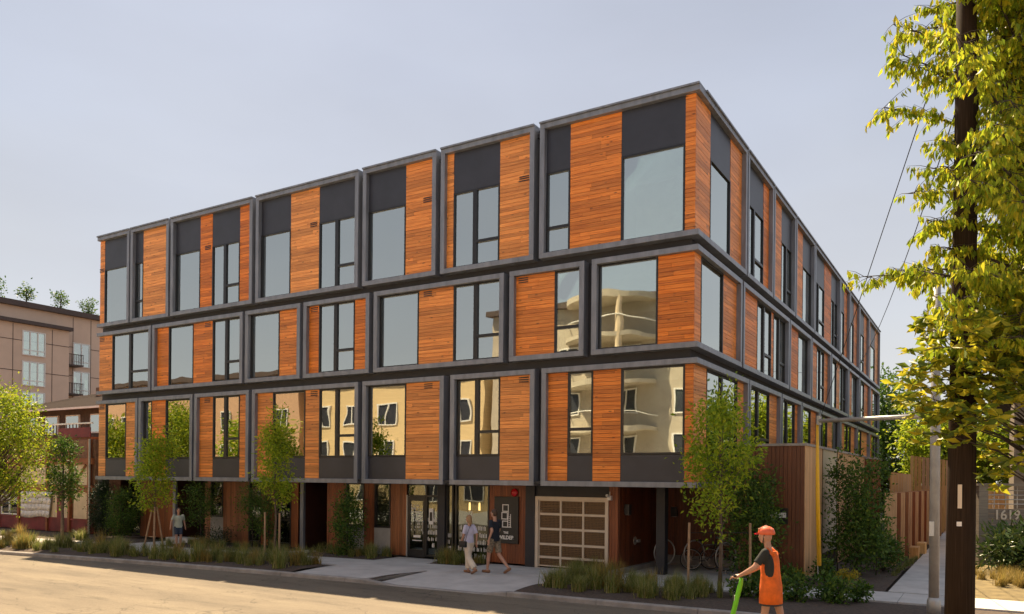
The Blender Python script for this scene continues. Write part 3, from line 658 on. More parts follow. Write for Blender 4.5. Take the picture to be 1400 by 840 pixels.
# ring racks and bicycles
for i, (xx, yy, lab) in enumerate(((-1.95, 2.9, 'round steel bike rack ring beside the dark column'), (-1.05, 3.1, 'round steel bike rack ring left of the parked bicycles'), (.05, 2.75, 'round steel bike rack ring nearest the young street tree'))):
    e = empty('bike_rack', (xx, yy, .01), lab, 'bike rack', 'ring bike racks in the bay', R(58))
    MB().torus((0, 0, .52), .40, .024, 'y', 32, 8).build('ring', 'steel', e, True); MB().tube([(0, 0, .0), (0, 0, .12)], .03, 8).tube([(0, 0, 0), (0, 0, .012)], .08, 12).build('foot', 'steel', e)
MT['tyre'] = plain('tyre_rubber', (.015, .015, .015), .8); MT['bikeg'] = plain('bike_grey', (.1, .1, .11), .35, .3); MT['bikew'] = plain('bike_silver', (.4, .4, .4), .3, .4)
def bicycle(loc, rz, label, mat, basket):
    e = empty('bicycle', loc, label, 'bicycle', 'bicycles parked in the bay', rz)
    for s in (-.52, .52):
        wo = MB().torus((s, 0, .34), .325, .019, 'y', 30, 6).build('wheel', 'tyre', e, True)
        b = MB().torus((s, 0, .34), .30, .009, 'y', 30, 5).tube([(s, -.04, .34), (s, .04, .34)], .02, 8)
        for k in range(14):
            a = k * math.pi / 7; b.tube([(s, 0.02 * (-1) ** k, .34), (s + .3 * math.cos(a), 0, .34 + .3 * math.sin(a))], .0022, 3, False)
        b.build('rim', 'steel', wo)
    b = MB(); H = (.36, 0, .84); BB = (-.06, 0, .3); ST = (-.2, 0, .78); RW = (-.52, 0, .34); FW = (.52, 0, .34)
    for p, q, r in (((.38, 0, .76), BB, .018), ((.365, 0, .84), ST, .016), (ST, BB, .017), (BB, RW, .011), (ST, RW, .010), (H, (.41, 0, .66), .02), ((.41, 0, .66), (.52, .05, .34), .012), ((.41, 0, .66), (.52, -.05, .34), .012), (ST, (-.235, 0, .9), .013), (H, (.34, 0, .98), .013)): b.tube([p, q], r, 8)
    b.build('frame', mat, e, True)
    MB().tube([(.28, -.3, 1.02), (.36, -.2, 1.0), (.345, 0, .98), (.36, .2, 1.0), (.28, .3, 1.02)], .013, 8).build('handlebar', 'bikew', e, True)
    MB().tube([(-.38, 0, .93), (-.26, 0, .94), (-.1, 0, .92)], [.07, .065, .02], 10).xf(lambda p: (p[0], p[1], .93 + (p[2] - .93) * .45)).build('saddle', 'tyre', e, True)
    MB().tube([(-.06, -.07, .3), (-.06, .07, .3)], .02, 8).torus((-.06, .05, .3), .09, .006, 'y', 20, 4).tube([(-.06, .07, .3), (.03, .07, .17)], .009, 6).tube([(-.06, -.07, .3), (-.15, -.07, .43)], .009, 6).box(-.02, .08, .07, .15, .155, .175).box(-.2, -.1, -.15, -.07, .42, .44).build('crank', 'steel', e)
    if basket:
        b = MB()
        for k in range(7): b.box(.42 + k * .045, .43 + k * .045, -.16, .16, .8, .81)
        for z in (.81, .88, .95, 1.02): b.box(.4, .72, -.17, -.16, z, z + .008).box(.4, .72, .16, .17, z, z + .008).box(.4, .41, -.16, .16, z, z + .008).box(.71, .72, -.16, .16, z, z + .008)
        b.build('basket', 'bikew', e)
bicycle((-.62, 3.15, .01), R(22), 'grey bicycle with wire basket parked in front of the dark cedar bay wall', 'bikeg', True)
bicycle((-.2, 3.75, .01), R(200), 'dark bicycle parked behind the grey one against the bay wall', 'tyre', False)

# ------------------------------------------------------------------ enclosure, fences and the plot on the right
enc = empty('bin_enclosure', (2.45, 2.0, 0), 'tall brown cedar clad enclosure with flat roof at the side of the block', 'enclosure'); enc.matrix_world = Matrix.Identity(4)
MT['cedar_p'] = wood('cedar_pale', (.38, .2, .09), (.58, .34, .17), (.72, .47, .26), False, .5, .35, False)
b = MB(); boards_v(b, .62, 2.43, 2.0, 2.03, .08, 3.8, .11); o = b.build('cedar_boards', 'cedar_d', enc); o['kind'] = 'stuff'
mfx = lambda X0: (lambda p: (X0 - p[1], p[0], p[2]))
b = MB(); boards_v(b, 2.0, 4.55, 0, .03, .08, 3.8, .13); o = b.xf(mfx(2.46)).build('cedar_boards', 'cedar_p', enc); o['kind'] = 'stuff'  # side wall: light on this face is put into the paler boards
b = MB(); boards_v(b, 7.3, 14.0, 0, .03, .08, 3.8, .13); o = b.xf(mfx(2.46)).build('cedar_boards', 'cedar_p', enc); o['kind'] = 'stuff'
MB().box(2.40, 2.45, 4.6, 7.25, .6, 3.8).build('translucent_panel', plain('frosted_sheet', (.5, .44, .34), .35, 0, .08, 1), enc)
MB().box(2.40, 2.47, 4.55, 4.6, .08, 3.8).box(2.40, 2.47, 7.25, 7.3, .08, 3.8).box(2.40, 2.46, 4.6, 7.25, .08, .6).build('panel_frame', 'black', enc)
MB().box(.6, 2.425, 2.04, 14.0, 0, 3.79).build('dark_core', 'recess', enc)
MB().box(.58, 2.5, 1.96, 14.05, 3.8, 3.87).build('roof', 'concd', enc)
MB().box(1.35, 2.0, 1.975, 1.998, 1.6, 2.05).build('vent_panel', 'black', enc); MB().box(1.45, 1.95, 1.96, 1.974, 1.78, 1.92).build('slot', 'blind', enc)
e2 = empty('store_shed', (2.6, 15, 0), 'narrow dark cedar shed just behind the enclosure', 'shed'); e2.matrix_world = Matrix.Identity(4)
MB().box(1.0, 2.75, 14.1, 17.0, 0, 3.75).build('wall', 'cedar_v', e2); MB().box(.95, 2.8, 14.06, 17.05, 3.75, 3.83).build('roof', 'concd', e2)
e3 = empty('timber_screen', (3.2, 18, 0), 'pale timber screen wall leading back along the path', 'screen'); e3.matrix_world = Matrix.Identity(4)
y = 17.1; k = 0
while y < 27:
    MB().box(3.1, 3.16, y, y + .3, 0, 3.25 - .01 * (k % 2)).build('board', 'cedar_p' if k % 4 else 'cedar_f', e3); y += .315; k += 1
MB().box(3.04, 3.09, 17.1, 27, 2.9, 3.1).build('rail', 'cedar_v', e3)
# fin fence along the path
ff = empty('fin_fence', (4.1, 8, 0), 'orange cedar fence of upright fins along the side path', 'fence'); ff.matrix_world = Matrix.Identity(4)
y = 8.0; k = 0; lr = random.Random(4)
while y < 26:
    xx = 4.0 + (y - 8) * .03
    MB().box(xx - .16, xx + .2, y, y + .09, .05, 2.45).build('fin', 'cedar_p' if k % 2 == 0 else 'cedar_v', ff)  # alternating pale and dark fins paint in lit edges and shaded gaps
    if y + 1.0 < 26:
        for j in range(8): MB().box(xx - .12, xx - .08, y + .08 + j * .12, y + .08 + j * .12 + .112, .08, 2.4).build('slat', 'cedar_f' if (k % 3) else 'cedar_v', ff)
    y += 1.08; k += 1
MB().box(3.82, 4.6, 26.1, 26.2, 0, 2.45).build('end_post', 'cedar_f', ff)
for yy in (11.5, 14.0): MB().box(4.2 + (yy - 8) * .03, 4.5 + (yy - 8) * .03, yy, yy + .9, 0, .42).build('planter_box', 'cedar_f', ff)
rf = empty('rear_fence', (7, 34, 0), 'rust orange board fence closing the far end of the side path', 'fence'); rf.matrix_world = Matrix.Identity(4)
for k in range(26): MB().box(2.8 + k * .3, 2.8 + k * .3 + .285, 34, 34.03, 0, 2.6 + (k % 3) * .01).build('board', 'cedar_f', rf)
MB().box(2.8, 10.6, 34.04, 34.1, 2.2, 2.3).build('rail', 'cedar_v', rf)
sc2 = empty('corrugated_screen', (4, 30, 0), 'weathered upright sheet screen above the orange fin fence', 'screen'); sc2.matrix_world = Matrix.Identity(4)
for k in range(14): MB().box(2.9 + k * .2, 2.9 + k * .2 + .17, 29.9 + .03 * (k % 2), 29.95 + .03 * (k % 2), 0, 4.35 - k * .03).build('sheet', ('cedar_f', 'cedar_p', 'cedar_f', 'cedar_p')[(k // 3) % 4], sc2)
binm = empty('wheeled_bin', (5.75, 24, 0), 'black wheeled bin at the far end of the side path', 'bin')
MB().box(-.28, .28, -.3, .3, .08, 1.0).build('body', 'black', binm, bevel=.03); MB().box(-.3, .3, -.34, .32, 1.0, 1.08).build('lid', 'recess', binm, bevel=.02)
for s in (-.22, .22): MB().tube([(s - .03, .3, .1), (s + .03, .3, .1)], .1, 12).build('wheel', 'tyre', binm)
# number wall of the neighbour
MT['grey_wood'] = wood('grey_timber', (.13, .10, .075), (.2, .165, .125), (.27, .225, .175), True, .7, .3, False)
nw = empty('number_wall', (7.5, 9.4, 0), 'grey timber garden wall with metal railing and house number beside the pole', 'wall'); nw.matrix_world = Matrix.Translation((6.48, 9.2, 0)) @ Matrix.Rotation(R(31), 4, 'Z')
for k in range(11): MB().box(.32, 4.5, 0, .05, .1 + k * .17, .1 + k * .17 + .162).build('plank', 'grey_wood', nw)
for xx in (0.02, 2.2, 4.5): MB().box(xx, xx + .3, -.08, .2, 0, 2.72).build('post', 'grey_wood', nw)
MB().box(-.05, 4.85, -.12, .24, 2.72, 2.8).build('cap_rail', 'grey_wood', nw)
for z in (2.12, 2.27, 2.42, 2.57): MB().tube([(.32, .05, z), (2.2, .05, z)], .018, 6).tube([(2.5, .05, z), (4.5, .05, z)], .018, 6).build('rail', 'steel', nw)
for k in range(5): MB().tube([(.6 + k * .38, .06, 1.98), (.6 + k * .38, .06, 2.72)], .014, 6).build('baluster', 'steel', nw)
text_mesh('1619', .44, 'cream', (.98, -.01, 1.62), (R(90), 0, 0), nw, 'house_number', bold=.006, depth=.012)
MB().box(1.62, 1.9, -.02, 0, 1.66, 1.72).build('plate', 'cream', nw)
nh = empty('neighbour_house', (11, 18, 0), 'dark timber house half hidden behind the right hand trees', 'house'); nh.matrix_world = Matrix.Identity(4)
b = MB()
for k in range(30): b.box(7.6, 16, 14.0 + .004 * (k % 2), 14.06, .2 + k * .2, .2 + k * .2 + .19)
o = b.build('siding', 'grey_wood', nh); o['kind'] = 'stuff'
MB().box(7.62, 16, 14.07, 24, 0, 6.2).build('wall', 'grey_wood', nh)
MB().poly([(7.0, 13.3, 6.2), (16.6, 13.3, 6.2), (16.6, 19, 9.0), (7.0, 19, 9.0)]).poly([(7.0, 24.7, 6.2), (16.6, 24.7, 6.2), (16.6, 19, 9.0), (7.0, 19, 9.0)]).build('roof', 'recess', nh)
for xx in (8.6, 11.6):
    f = MB().box(xx, xx + .08, 13.9, 13.998, 2.9, 4.5).box(xx + 1.3, xx + 1.38, 13.9, 13.998, 2.9, 4.5).box(xx + .08, xx + 1.3, 13.9, 13.998, 2.9, 2.98).box(xx + .08, xx + 1.3, 13.9, 13.998, 4.42, 4.5).build('window', 'white', nh); MB().box(xx + .08, xx + 1.3, 13.95, 13.97, 2.98, 4.42).build('pane', 'glass', f)
MT['lawn'] = plain('dry_lawn_soil', (.16, .12, .05), .95, 0, .3, 3, .6, 30)
b = MB(); b.poly([(6.2, 1.37, -.006), (12, 1.57, -.006), (30, 1.68, -.006), (30, 14, .25), (6.2, 14, .25)]); b.build('front_yard', 'lawn', kind='structure')

# ------------------------------------------------------------------ poles, guy strut and wires
MT['pole'] = wood('creosote_pole', (.016, .010, .007), (.028, .017, .011), (.05, .03, .02), False, .9, .2, False, 40); MT['pole'].node_tree.nodes['Principled BSDF'].inputs['Specular IOR Level'].default_value = .1
up = empty('utility_pole', (6.49, -8.6, 0), 'thick dark wooden utility pole standing close on the right', 'utility pole')
MB().tube([(0, 0, -.1), (.02, 0, 3), (.03, .01, 7), (.02, 0, 12.4)], [.19, .172, .14, .1], 20).build('shaft', 'pole', up, True)
MB().box(-.02, .03, -.2, -.18, 2.46, 2.78).build('tag_plate', 'cream', up); MB().box(-.03, .03, -.2, -.18, 2.22, 2.28).build('number_tag', 'white', up)
MB().box(-1.2, 1.2, -.27, -.15, 11.5, 11.64).build('crossarm', 'pole', up)
for s in (-1.05, -.4, .4, 1.05): MB().tube([(s, -.21, 11.64), (s, -.21, 11.72), (s, -.21, 11.8)], [.03, .06, .03], 8).build('insulator', 'steel', up)
MB().tube([(.15, .14, -.1), (.15, .14, 9)], .025, 8).build('conduit', 'pole', up)
lp = empty('metal_pole', (5.86, -2.4, 0), 'slim grey metal pole with a long level strut arm beside the utility pole', 'pole')
MB().tube([(0, 0, -.05), (0, 0, 3.5), (0, 0, 7.3)], [.1, .095, .08], 16).build('shaft', plain('grey_pole_paint', (.33, .32, .31), .5, .2, .12, 4), lp, True)
MB().tube([(0, 0, 0), (0, 0, .35), (0, 0, .42)], [.14, .13, .1], 16).build('base_sleeve', 'steel', lp, True)
MB().tube([(-.07, .06, 4.2), (-2.69, 2.28, 4.32)], [.055, .05], 10).build('strut', 'steel', lp, True)
MB().tube([(.06, -.06, 4.45), (-.8, .7, 4.24)], .014, 5).build('brace', 'steel', lp)
MB().tube([(-2.69, 2.28, 4.22), (-2.69, 2.28, 4.45)], .06, 8).build('end_cap', 'steel', lp)
MB().box(-.09, -.0, -.13, -.1, 1.7, 2.0).build('sticker', 'blind', lp)
gw = empty('guy_wire', (3.2, -.1, 0), 'bright yellow plastic guard on the guy wire hanging from the strut', 'guy wire')
MT['yellow'] = plain('yellow_guard', (.75, .42, .01), .4, 0, .06)
MB().tube([(-.07, 0, 4.25), (-.05, 0, 2.5), (0, 0, .7)], [.035, .05, .055], 10).build('guard', 'yellow', gw, True)
MB().tube([(-.03, -.02, .7), (0, 0, 0)], .012, 6).build('anchor_rod', 'steel', gw)
def sag(p, q, s, n=14):
    p, q = Vector(p), Vector(q); return [tuple(p.lerp(q, i / n) - Vector((0, 0, s * 4 * (i / n) * (1 - i / n)))) for i in range(n + 1)]
MB().tube(sag((0, 0, 4.4), (3.29, -8.5, 9.6), 0), .008, 5).build('upper_wire', 'black', gw)
for k, (p, q, s, lab) in enumerate((((6.49, -8.6, 8.2), (-.6, 30, 9.5), 1.2, 'dark service cable running from the utility pole past the roof end'), ((7.5, -8.8, 11.75), (60, -8, 11.9), .6, 'overhead line on the right insulator above the road'), ((5.9, -2.4, 5.0), (7.6, 14.0, 4.6), .3, 'thin cable from the metal pole to the dark house'), ((5.86, -2.4, 4.6), (-.0, 36, 4.2), .9, 'low thin cable running back beside the block'))):
    MB().tube(sag(p, q, s), .009, 5).build('cable', 'black', None, label=lab, category='cable', group='overhead cables')

# ------------------------------------------------------------------ neighbours on the left
rc = empty('red_shopfront', (-36, .8, 0), 'low red and cream timbered shopfront at the left edge', 'shop building'); rc.matrix_world = Matrix.Identity(4)
MT['redp'] = plain('oxblood_paint', (.17, .02, .02), .6, 0, .25, 2); MT['creamp'] = plain('cream_stucco', (.62, .49, .34), .8, 0, .1, 2, .2); MT['orangep'] = plain('orange_brown_timber', (.26, .085, .03), .7, 0, .2, 3)
MT['brickred'] = plain('brown_brick_far', (.2, .1, .06), .85, 0, .3, 8)
yw = .8
MB().box(-60, -29.55, yw + .1, 9, 0, 4.5).build('wall', 'brickred', rc)
MB().box(-60, -29.6, yw + .02, yw + .1, 0, .6).build('base_band', 'redp', rc)
MB().box(-60, -29.6, yw - .02, yw + .1, .605, .68).build('sill', 'redp', rc)
MB().box(-60, -29.6, yw - .04, yw + .1, 1.95, 2.3).build('band', 'orangep', rc)
MB().box(-60, -29.6, yw - .04, yw + .1, 3.3, 3.6).build('band', 'orangep', rc)
for a0, a1 in ((-31.2, -30.0), (-33.4, -31.7), (-36.0, -33.6), (-40.2, -38.2)):
    MB().box(a0, a1, yw + .03, yw + .099, .685, 1.945).build('panel', 'creamp', rc); MB().box(a0, a1, yw + .03, yw + .099, 2.305, 3.295).build('panel', 'creamp', rc)
for xx in (-29.95, -31.6, -33.55, -36.2, -38.2, -40.4): MB().box(xx, xx + .17, yw - .05, yw + .1, 0, 4.5).build('post', 'orangep', rc)
MB().box(-32.6, -32.1, yw + .0, yw + .03, .05, 1.94).build('door', 'redp', rc)
b = MB(); b.tube([(-31.05, yw, 2.35), (-30.15, yw, 3.28)], .07, 4).build('brace', 'orangep', rc)
f = MB().box(-37.9, -37.85, yw, yw + .09, .7, 1.94).box(-36.3, -36.25, yw, yw + .09, .7, 1.94).box(-37.85, -36.3, yw, yw + .09, .7, .76).box(-37.1, -37.04, yw, yw + .09, .76, 1.94).build('window', 'white', rc); MB().box(-37.85, -36.3, yw + .05, yw + .06, .76, 1.94).build('pane', 'glassg', f)
MB().tube([(-29.72, yw - .08, 0), (-29.72, yw - .08, 4.5)], .05, 8).build('drainpipe', 'steel', rc)
bn = empty('banner', (-34.4, .74, 1.0), 'sagging white banner tied across the red and cream shopfront', 'banner')
b = MB(); n = 8
for i in range(n):
    for j in range(4):
        def P(i, j): return (-1.35 + i * 2.6 / n + .12 * (j / 4) * (i == n) * 0 + .06 * j * (i / n), -.03 - .012 * math.sin(i * 1.1 + j * .4), -.35 + j * .32 - .05 * math.sin(i * .8) * (1 - j / 4))
        b.quad(P(i, j), P(i + 1, j), P(i + 1, j + 1), P(i, j + 1))
o = b.build('sheet', plain('banner_cloth', (.68, .64, .6), .8, 0, .06, 4), bn, True); md = o.modifiers.new('s', 'SOLIDIFY'); md.thickness = .004
for k in range(5): MB().box(-.7, .7 - .2 * (k % 2), -.085, -.082, .05 + k * .15, .062 + k * .15).build('print_line', 'grey_panel', bn)
oh = empty('old_house', (-42, 8, 0), 'old brown house with dark hipped roof and balcony behind the shopfront', 'house'); oh.matrix_world = Matrix.Identity(4)
MT['brownw'] = plain('brown_shingle', (.085, .06, .048), .8, 0, .25, 5); MT['roofd'] = plain('dark_shingles', (.028, .019, .016), .95, 0, .3, 6, .5, 20, spec=.08)
MB().box(-47.5, -37, 6.5, 14, 4.5, 6.8).build('wall', 'brownw', oh)
A, B_, C_, D_ = (-48.6, 5.4, 6.75), (-36.2, 5.4, 6.75), (-36.2, 15, 6.75), (-48.6, 15, 6.75); p, q = (-45.2, 10, 8.25), (-43.4, 10.4, 8.25)
MB().quad(A, B_, q, p).poly([B_, C_, q]).quad(C_, D_, p, q).poly([D_, A, p]).build('roof', 'roofd', oh)
MB().box(-48.6, -36.2, 5.38, 5.5, 6.66, 6.77).box(-36.3, -36.18, 5.5, 15, 6.66, 6.77).build('gutter', 'white', oh)
MB().box(-44.0, -43.4, 9.6, 10.3, 8.0, 8.6).build('chimney', 'brickred', oh)
for xx in (-46.5, -44.2, -41.9, -39.3):
    f = MB().box(xx, xx + 1.5, 6.42, 6.498, 5.3, 6.45).build('window', 'white', oh); MB().box(xx + .1, xx + 1.4, 6.4, 6.418, 5.38, 6.37).build('pane', 'glass', f)
bc = MB().box(-46, -30.2, 1.1, 6.4, 4.52, 4.64).build('balcony_deck', 'orangep', oh)
for k in range(54): MB().box(-45.8 + k * .29, -45.76 + k * .29, 1.12, 1.16, 4.64, 5.28).build('baluster', 'brownw', bc)
MB().box(-46, -30.2, 1.1, 1.18, 5.28, 5.35).build('rail', 'white', bc)
MB().box(-33.0, -30.25, 1.05, 1.1, 4.62, 5.1).build('red_awning', 'redp', oh)
# tan flats farther up the street
tf = empty('tan_flats', (-79, 25, 0), 'distant tan panelled apartment block with small balconies and roof trees', 'building'); tf.matrix_world = Matrix.Identity(4)
MT['tan'] = plain('tan_panel', (.62, .46, .35), .8, 0, .06, .5); MT['brown'] = plain('brown_metal', (.075, .05, .042), .6)
XF = -79.0
MB().box(-98, XF, -10, 60, 0, 20.1).build('wall', 'tan', tf)
MB().box(-98.2, XF + .5, -10.2, 60.2, 20.1, 20.65).build('cornice', 'brown', tf)
MB().box(XF, XF + 1.6, -10, 26.7, 0, 18.1).build('bay', 'tan', tf); MB().box(XF - .1, XF + 2.1, -10.2, 26.9, 18.1, 18.45).build('bay_cornice', 'brown', tf)
for z in (17.0 - 3.1 * k for k in range(5)):
    MB().box(XF + 1.6, XF + 1.63, -10, 26.7, z - .62, z - .56).build('joint', 'brown', tf); MB().box(XF, XF + .03, 26.8, 60, z - .3, z - .24).build('joint', 'brown', tf)
for yj in (14.2, 17.0, 21.0, 24.9): MB().box(XF + 1.6, XF + 1.625, yj, yj + .05, 0, 18).build('joint', 'brown', tf)
for yj in (28, 30.0, 33.6, 36, 40, 45): MB().box(XF, XF + .025, yj, yj + .05, 0, 20).build('joint', 'brown', tf)
def far_window(x, y0, y1, z0, z1):
    f = MB().box(x, x + .12, y0, y0 + .1, z0, z1).box(x, x + .12, y1 - .1, y1, z0, z1).box(x, x + .12, y0 + .1, y1 - .1, z0, z0 + .1).box(x, x + .12, y0 + .1, y1 - .1, z1 - .1, z1)
    n = 3 if y1 - y0 > 2 else 2
    for k in range(1, n): ym = y0 + (y1 - y0) * k / n; f.box(x, x + .12, ym - .05, ym + .05, z0 + .1, z1 - .1)
    f.box(x, x + .115, y0 + .1, y1 - .1, z0 + .5, z0 + .58)
    f = f.build('window', 'white', tf); MB().box(x + .02, x + .05, y0 + .1, y1 - .1, z0 + .1, z1 - .1).build('pane', 'glass', f)
for k in range(5):
    z = 14.95 - 3.1 * k
    far_window(XF + 1.6, 21.9, 24.2, z, z + 2.5); far_window(XF + 1.6, 15.0, 17.5, z, z + 2.5); far_window(XF, 28.0, 29.9, z - .3, z + 2.3); far_window(XF, 36, 38.5, z - .3, z + 2.3)
    bl = MB().box(XF + .02, XF + 1.6, 26.75, 28.3, z - .45, z - .3).build('balcony', 'brown', tf)
    for j in range(9): MB().box(XF + 1.55, XF + 1.6, 26.8 + j * .18, 26.84 + j * .18, z - .3, z + .75).build('baluster', 'brown', bl)
    MB().box(XF + 1.53, XF + 1.62, 26.75, 28.3, z + .75, z + .82).build('rail', 'brown', bl)
    MB().box(XF, XF + .2, 33.1, 33.35, z + .4, z + 1.3).build('wall_light', 'white', tf)

# ------------------------------------------------------------------ across the street (seen mirrored in the windows)
MT['peach'] = plain('peach_brick', (.52, .32, .2), .85, 0, .12, 6); MT['siding'] = plain('yellow_siding', (.64, .48, .26), .7, 0, .08, 1, stretch=(.2, .2, 14)); MT['taupe'] = plain('taupe_render', (.44, .38, .3), .8, 0, .1, 1)
def opposite(name, label, x0, x1, h, mat, yf=-30.0, storey=3.2, nwin=5, bay=False):
    e = empty(name, ((x0 + x1) / 2, yf, 0), label, 'building'); e.matrix_world = Matrix.Identity(4)
    MB().box(x0, x1, yf - 12, yf, -.1, h).build('wall', mat, e); MB().box(x0 - .3, x1 + .3, yf - 12.2, yf + .5, h, h + .45).build('cornice', 'brown', e)
    for s in range(int(h // storey)):
        for k in range(nwin):
            xx = x0 + (x1 - x0) * (k + .5) / nwin; z = s * storey + .9
            f = MB().box(xx - .9, xx - .8, yf, yf + .1, z, z + 1.8).box(xx + .8, xx + .9, yf, yf + .1, z, z + 1.8).box(xx - .8, xx + .8, yf, yf + .1, z, z + .1).box(xx - .8, xx + .8, yf, yf + .1, z + 1.7, z + 1.8).box(xx - .05, xx + .05, yf, yf + .1, z + .1, z + 1.7).build('window', 'white', e)
            MB().box(xx - .8, xx + .8, yf + .01, yf + .03, z + .1, z + 1.7).build('pane', 'dark', f)
    if bay:
        b = MB(); c = ((x0 + x1) / 2 - 1, yf); n = 14; r = 3.4
        pts = [(c[0] + r * math.cos(math.pi * i / n), c[1] + r * .8 * math.sin(math.pi * i / n)) for i in range(n + 1)]
        b.poly([(p[0], p[1], h + .3) for p in pts]); b.poly([(p[0], p[1], h - .1) for p in reversed(pts)])
        for p, q in zip(pts, pts[1:]): b.quad((p[0], p[1], h - .1), (q[0], q[1], h - .1), (q[0], q[1], h + .3), (p[0], p[1], h + .3))
        b.build('round_canopy', 'taupe', e)
        for s in range(1, 5):
            b = MB(); z = s * storey
            b.poly([(p[0], p[1], z) for p in pts]); b.poly([(p[0], p[1], z - .3) for p in reversed(pts)])
            for p, q in zip(pts, pts[1:]): b.quad((p[0], p[1], z - .3), (q[0], q[1], z - .3), (q[0], q[1], z), (p[0], p[1], z))
            bo = b.build('round_balcony', 'taupe', e); MB().tube([(p[0], p[1], z + .95) for p in pts], .04, 6).build('rail', 'white', bo)
        MB().tube([(c[0] + 1.4, c[1] + 2.2, 0), (c[0] + 1.4, c[1] + 2.2, h)], .28, 10).build('column', 'creamp', e)
opposite('opposite_brick_block', 'peach brick block across the street, mirrored in the left windows', -78, -47, 12.2, 'peach', nwin=8)
opposite('opposite_siding_block', 'yellow clapboard block across the street, mirrored in the middle windows', -46, -27, 11.4, 'siding', nwin=5)
opposite('opposite_round_balcony_block', 'taupe block with round balconies across the street, mirrored in the corner windows', -26, -4, 15.2, 'taupe', nwin=5, bay=True)
opposite('opposite_low_block', 'low brick block across the street behind the viewpoint', 0, 22, 9.6, 'peach', yf=-32, nwin=5)

# ------------------------------------------------------------------ vegetation
MT['bark'] = plain('bark', (.12, .085, .06), .9, 0, .25, 12, .6, 40); MT['barkd'] = plain('dark_bark', (.05, .036, .027), .9, 0, .25, 12, .6, 40)
MT['stake'] = plain('stake_timber', (.34, .22, .13), .8, 0, .15, 10)
MT['leaf_yg'] = leafmat('leaf_yellow_green', [(.13, .2, .015), (.22, .31, .02), (.33, .4, .026), (.46, .46, .03)], .55)
MT['leaf_st'] = leafmat('leaf_street_tree', [(.15, .25, .018), (.26, .39, .025), (.39, .49, .03), (.52, .54, .04)], .55)
MT['leaf_dk'] = leafmat('leaf_dark', [(.035, .08, .016), (.06, .13, .02), (.10, .18, .026), (.16, .23, .032)], .4)
MT['leaf_con'] = leafmat('leaf_conifer', [(.012, .028, .012), (.02, .042, .016), (.03, .06, .02)], .15)
MT['leaf_ch'] = leafmat('leaf_cherry', [(.17, .25, .018), (.29, .38, .025), (.41, .47, .03), (.5, .5, .035), (.6, .5, .03)], .6)
MT['leaf_mg'] = leafmat('leaf_broad', [(.09, .14, .02), (.17, .23, .022), (.29, .32, .024), (.48, .44, .03), (.55, .45, .03)], .55, .35)
MT['leaf_rh'] = leafmat('leaf_rhododendron', [(.025, .05, .012), (.045, .08, .018), (.09, .11, .03)], .2, .3)
MT['grass'] = leafmat('grass_blade', [(.10, .14, .03), (.18, .22, .045), (.29, .29, .08), (.45, .39, .18)], .4)
MT['grass_dry'] = leafmat('grass_dry', [(.2, .15, .05), (.33, .24, .07), (.42, .3, .08), (.14, .15, .03)], .4)
MT['flower'] = leafmat('yellow_bloom', [(.4, .3, .02), (.55, .42, .03), (.2, .25, .03)], .3)

def leaf_mesh(name, C, Dv, size, mat, rng, aspect=2.2, fold=.25, jitter=.35):
    """C (n,3) bases, Dv (n,3) directions: pointed two-sided leaves folded on the midrib"""
    n = len(C); Dv = Dv / (np.linalg.norm(Dv, axis=1, keepdims=True) + 1e-9)
    rv = rng.normal(size=(n, 3)); sd_ = np.cross(Dv, rv); sd_ /= (np.linalg.norm(sd_, axis=1, keepdims=True) + 1e-9); nm = np.cross(sd_, Dv)
    Ls = (size * (1 + jitter * rng.uniform(-1, 1, n)))[:, None]; Ws = Ls / aspect
    p0 = C; p2 = C + Dv * Ls - nm * Ls * .08; mid = C + Dv * Ls * .45
    p1 = mid + sd_ * Ws * .5 + nm * Ws * fold; p3 = mid - sd_ * Ws * .5 + nm * Ws * fold
    V = np.stack([p0, p1, p2, p3], 1).reshape(-1, 3).astype(np.float32)
    me = bpy.data.meshes.new(name); me.vertices.add(4 * n); me.vertices.foreach_set('co', V.ravel())
    i = np.arange(n)[:, None] * 4; T = np.concatenate([i + np.array([0, 1, 2]), i + np.array([0, 2, 3])], 1).reshape(-1).astype(np.int32)
    me.loops.add(6 * n); me.loops.foreach_set('vertex_index', T)
    me.polygons.add(2 * n); me.polygons.foreach_set('loop_start', np.arange(2 * n, dtype=np.int32) * 3); me.polygons.foreach_set('loop_total', np.full(2 * n, 3, dtype=np.int32))
    me.update(calc_edges=True); me.validate(); me.materials.append(MT[mat]); return me
def crown_points(rng, n, c, r, rough=.3, shell=.5):
    """clump centres inside an uneven egg"""
    P = []; ph = rng.uniform(0, 6.28, 6); fr = rng.integers(2, 5, 6)
    while len(P) < n:
        v = rng.normal(size=3); v /= np.linalg.norm(v); th = math.atan2(v[1], v[0])
        k = 1 + rough * (math.sin(fr[0] * th + ph[0]) * .4 + math.sin(fr[1] * th + 3 * v[2] + ph[1]) * .4 + math.sin(5 * v[2] + ph[2]) * .3)
        rad = (rng.random() ** (1 / 3)) * (1 - shell) + shell * (.75 + .3 * rng.random())
        P.append(np.array(c) + v * np.array(r) * k * rad)
    return np.array(P)
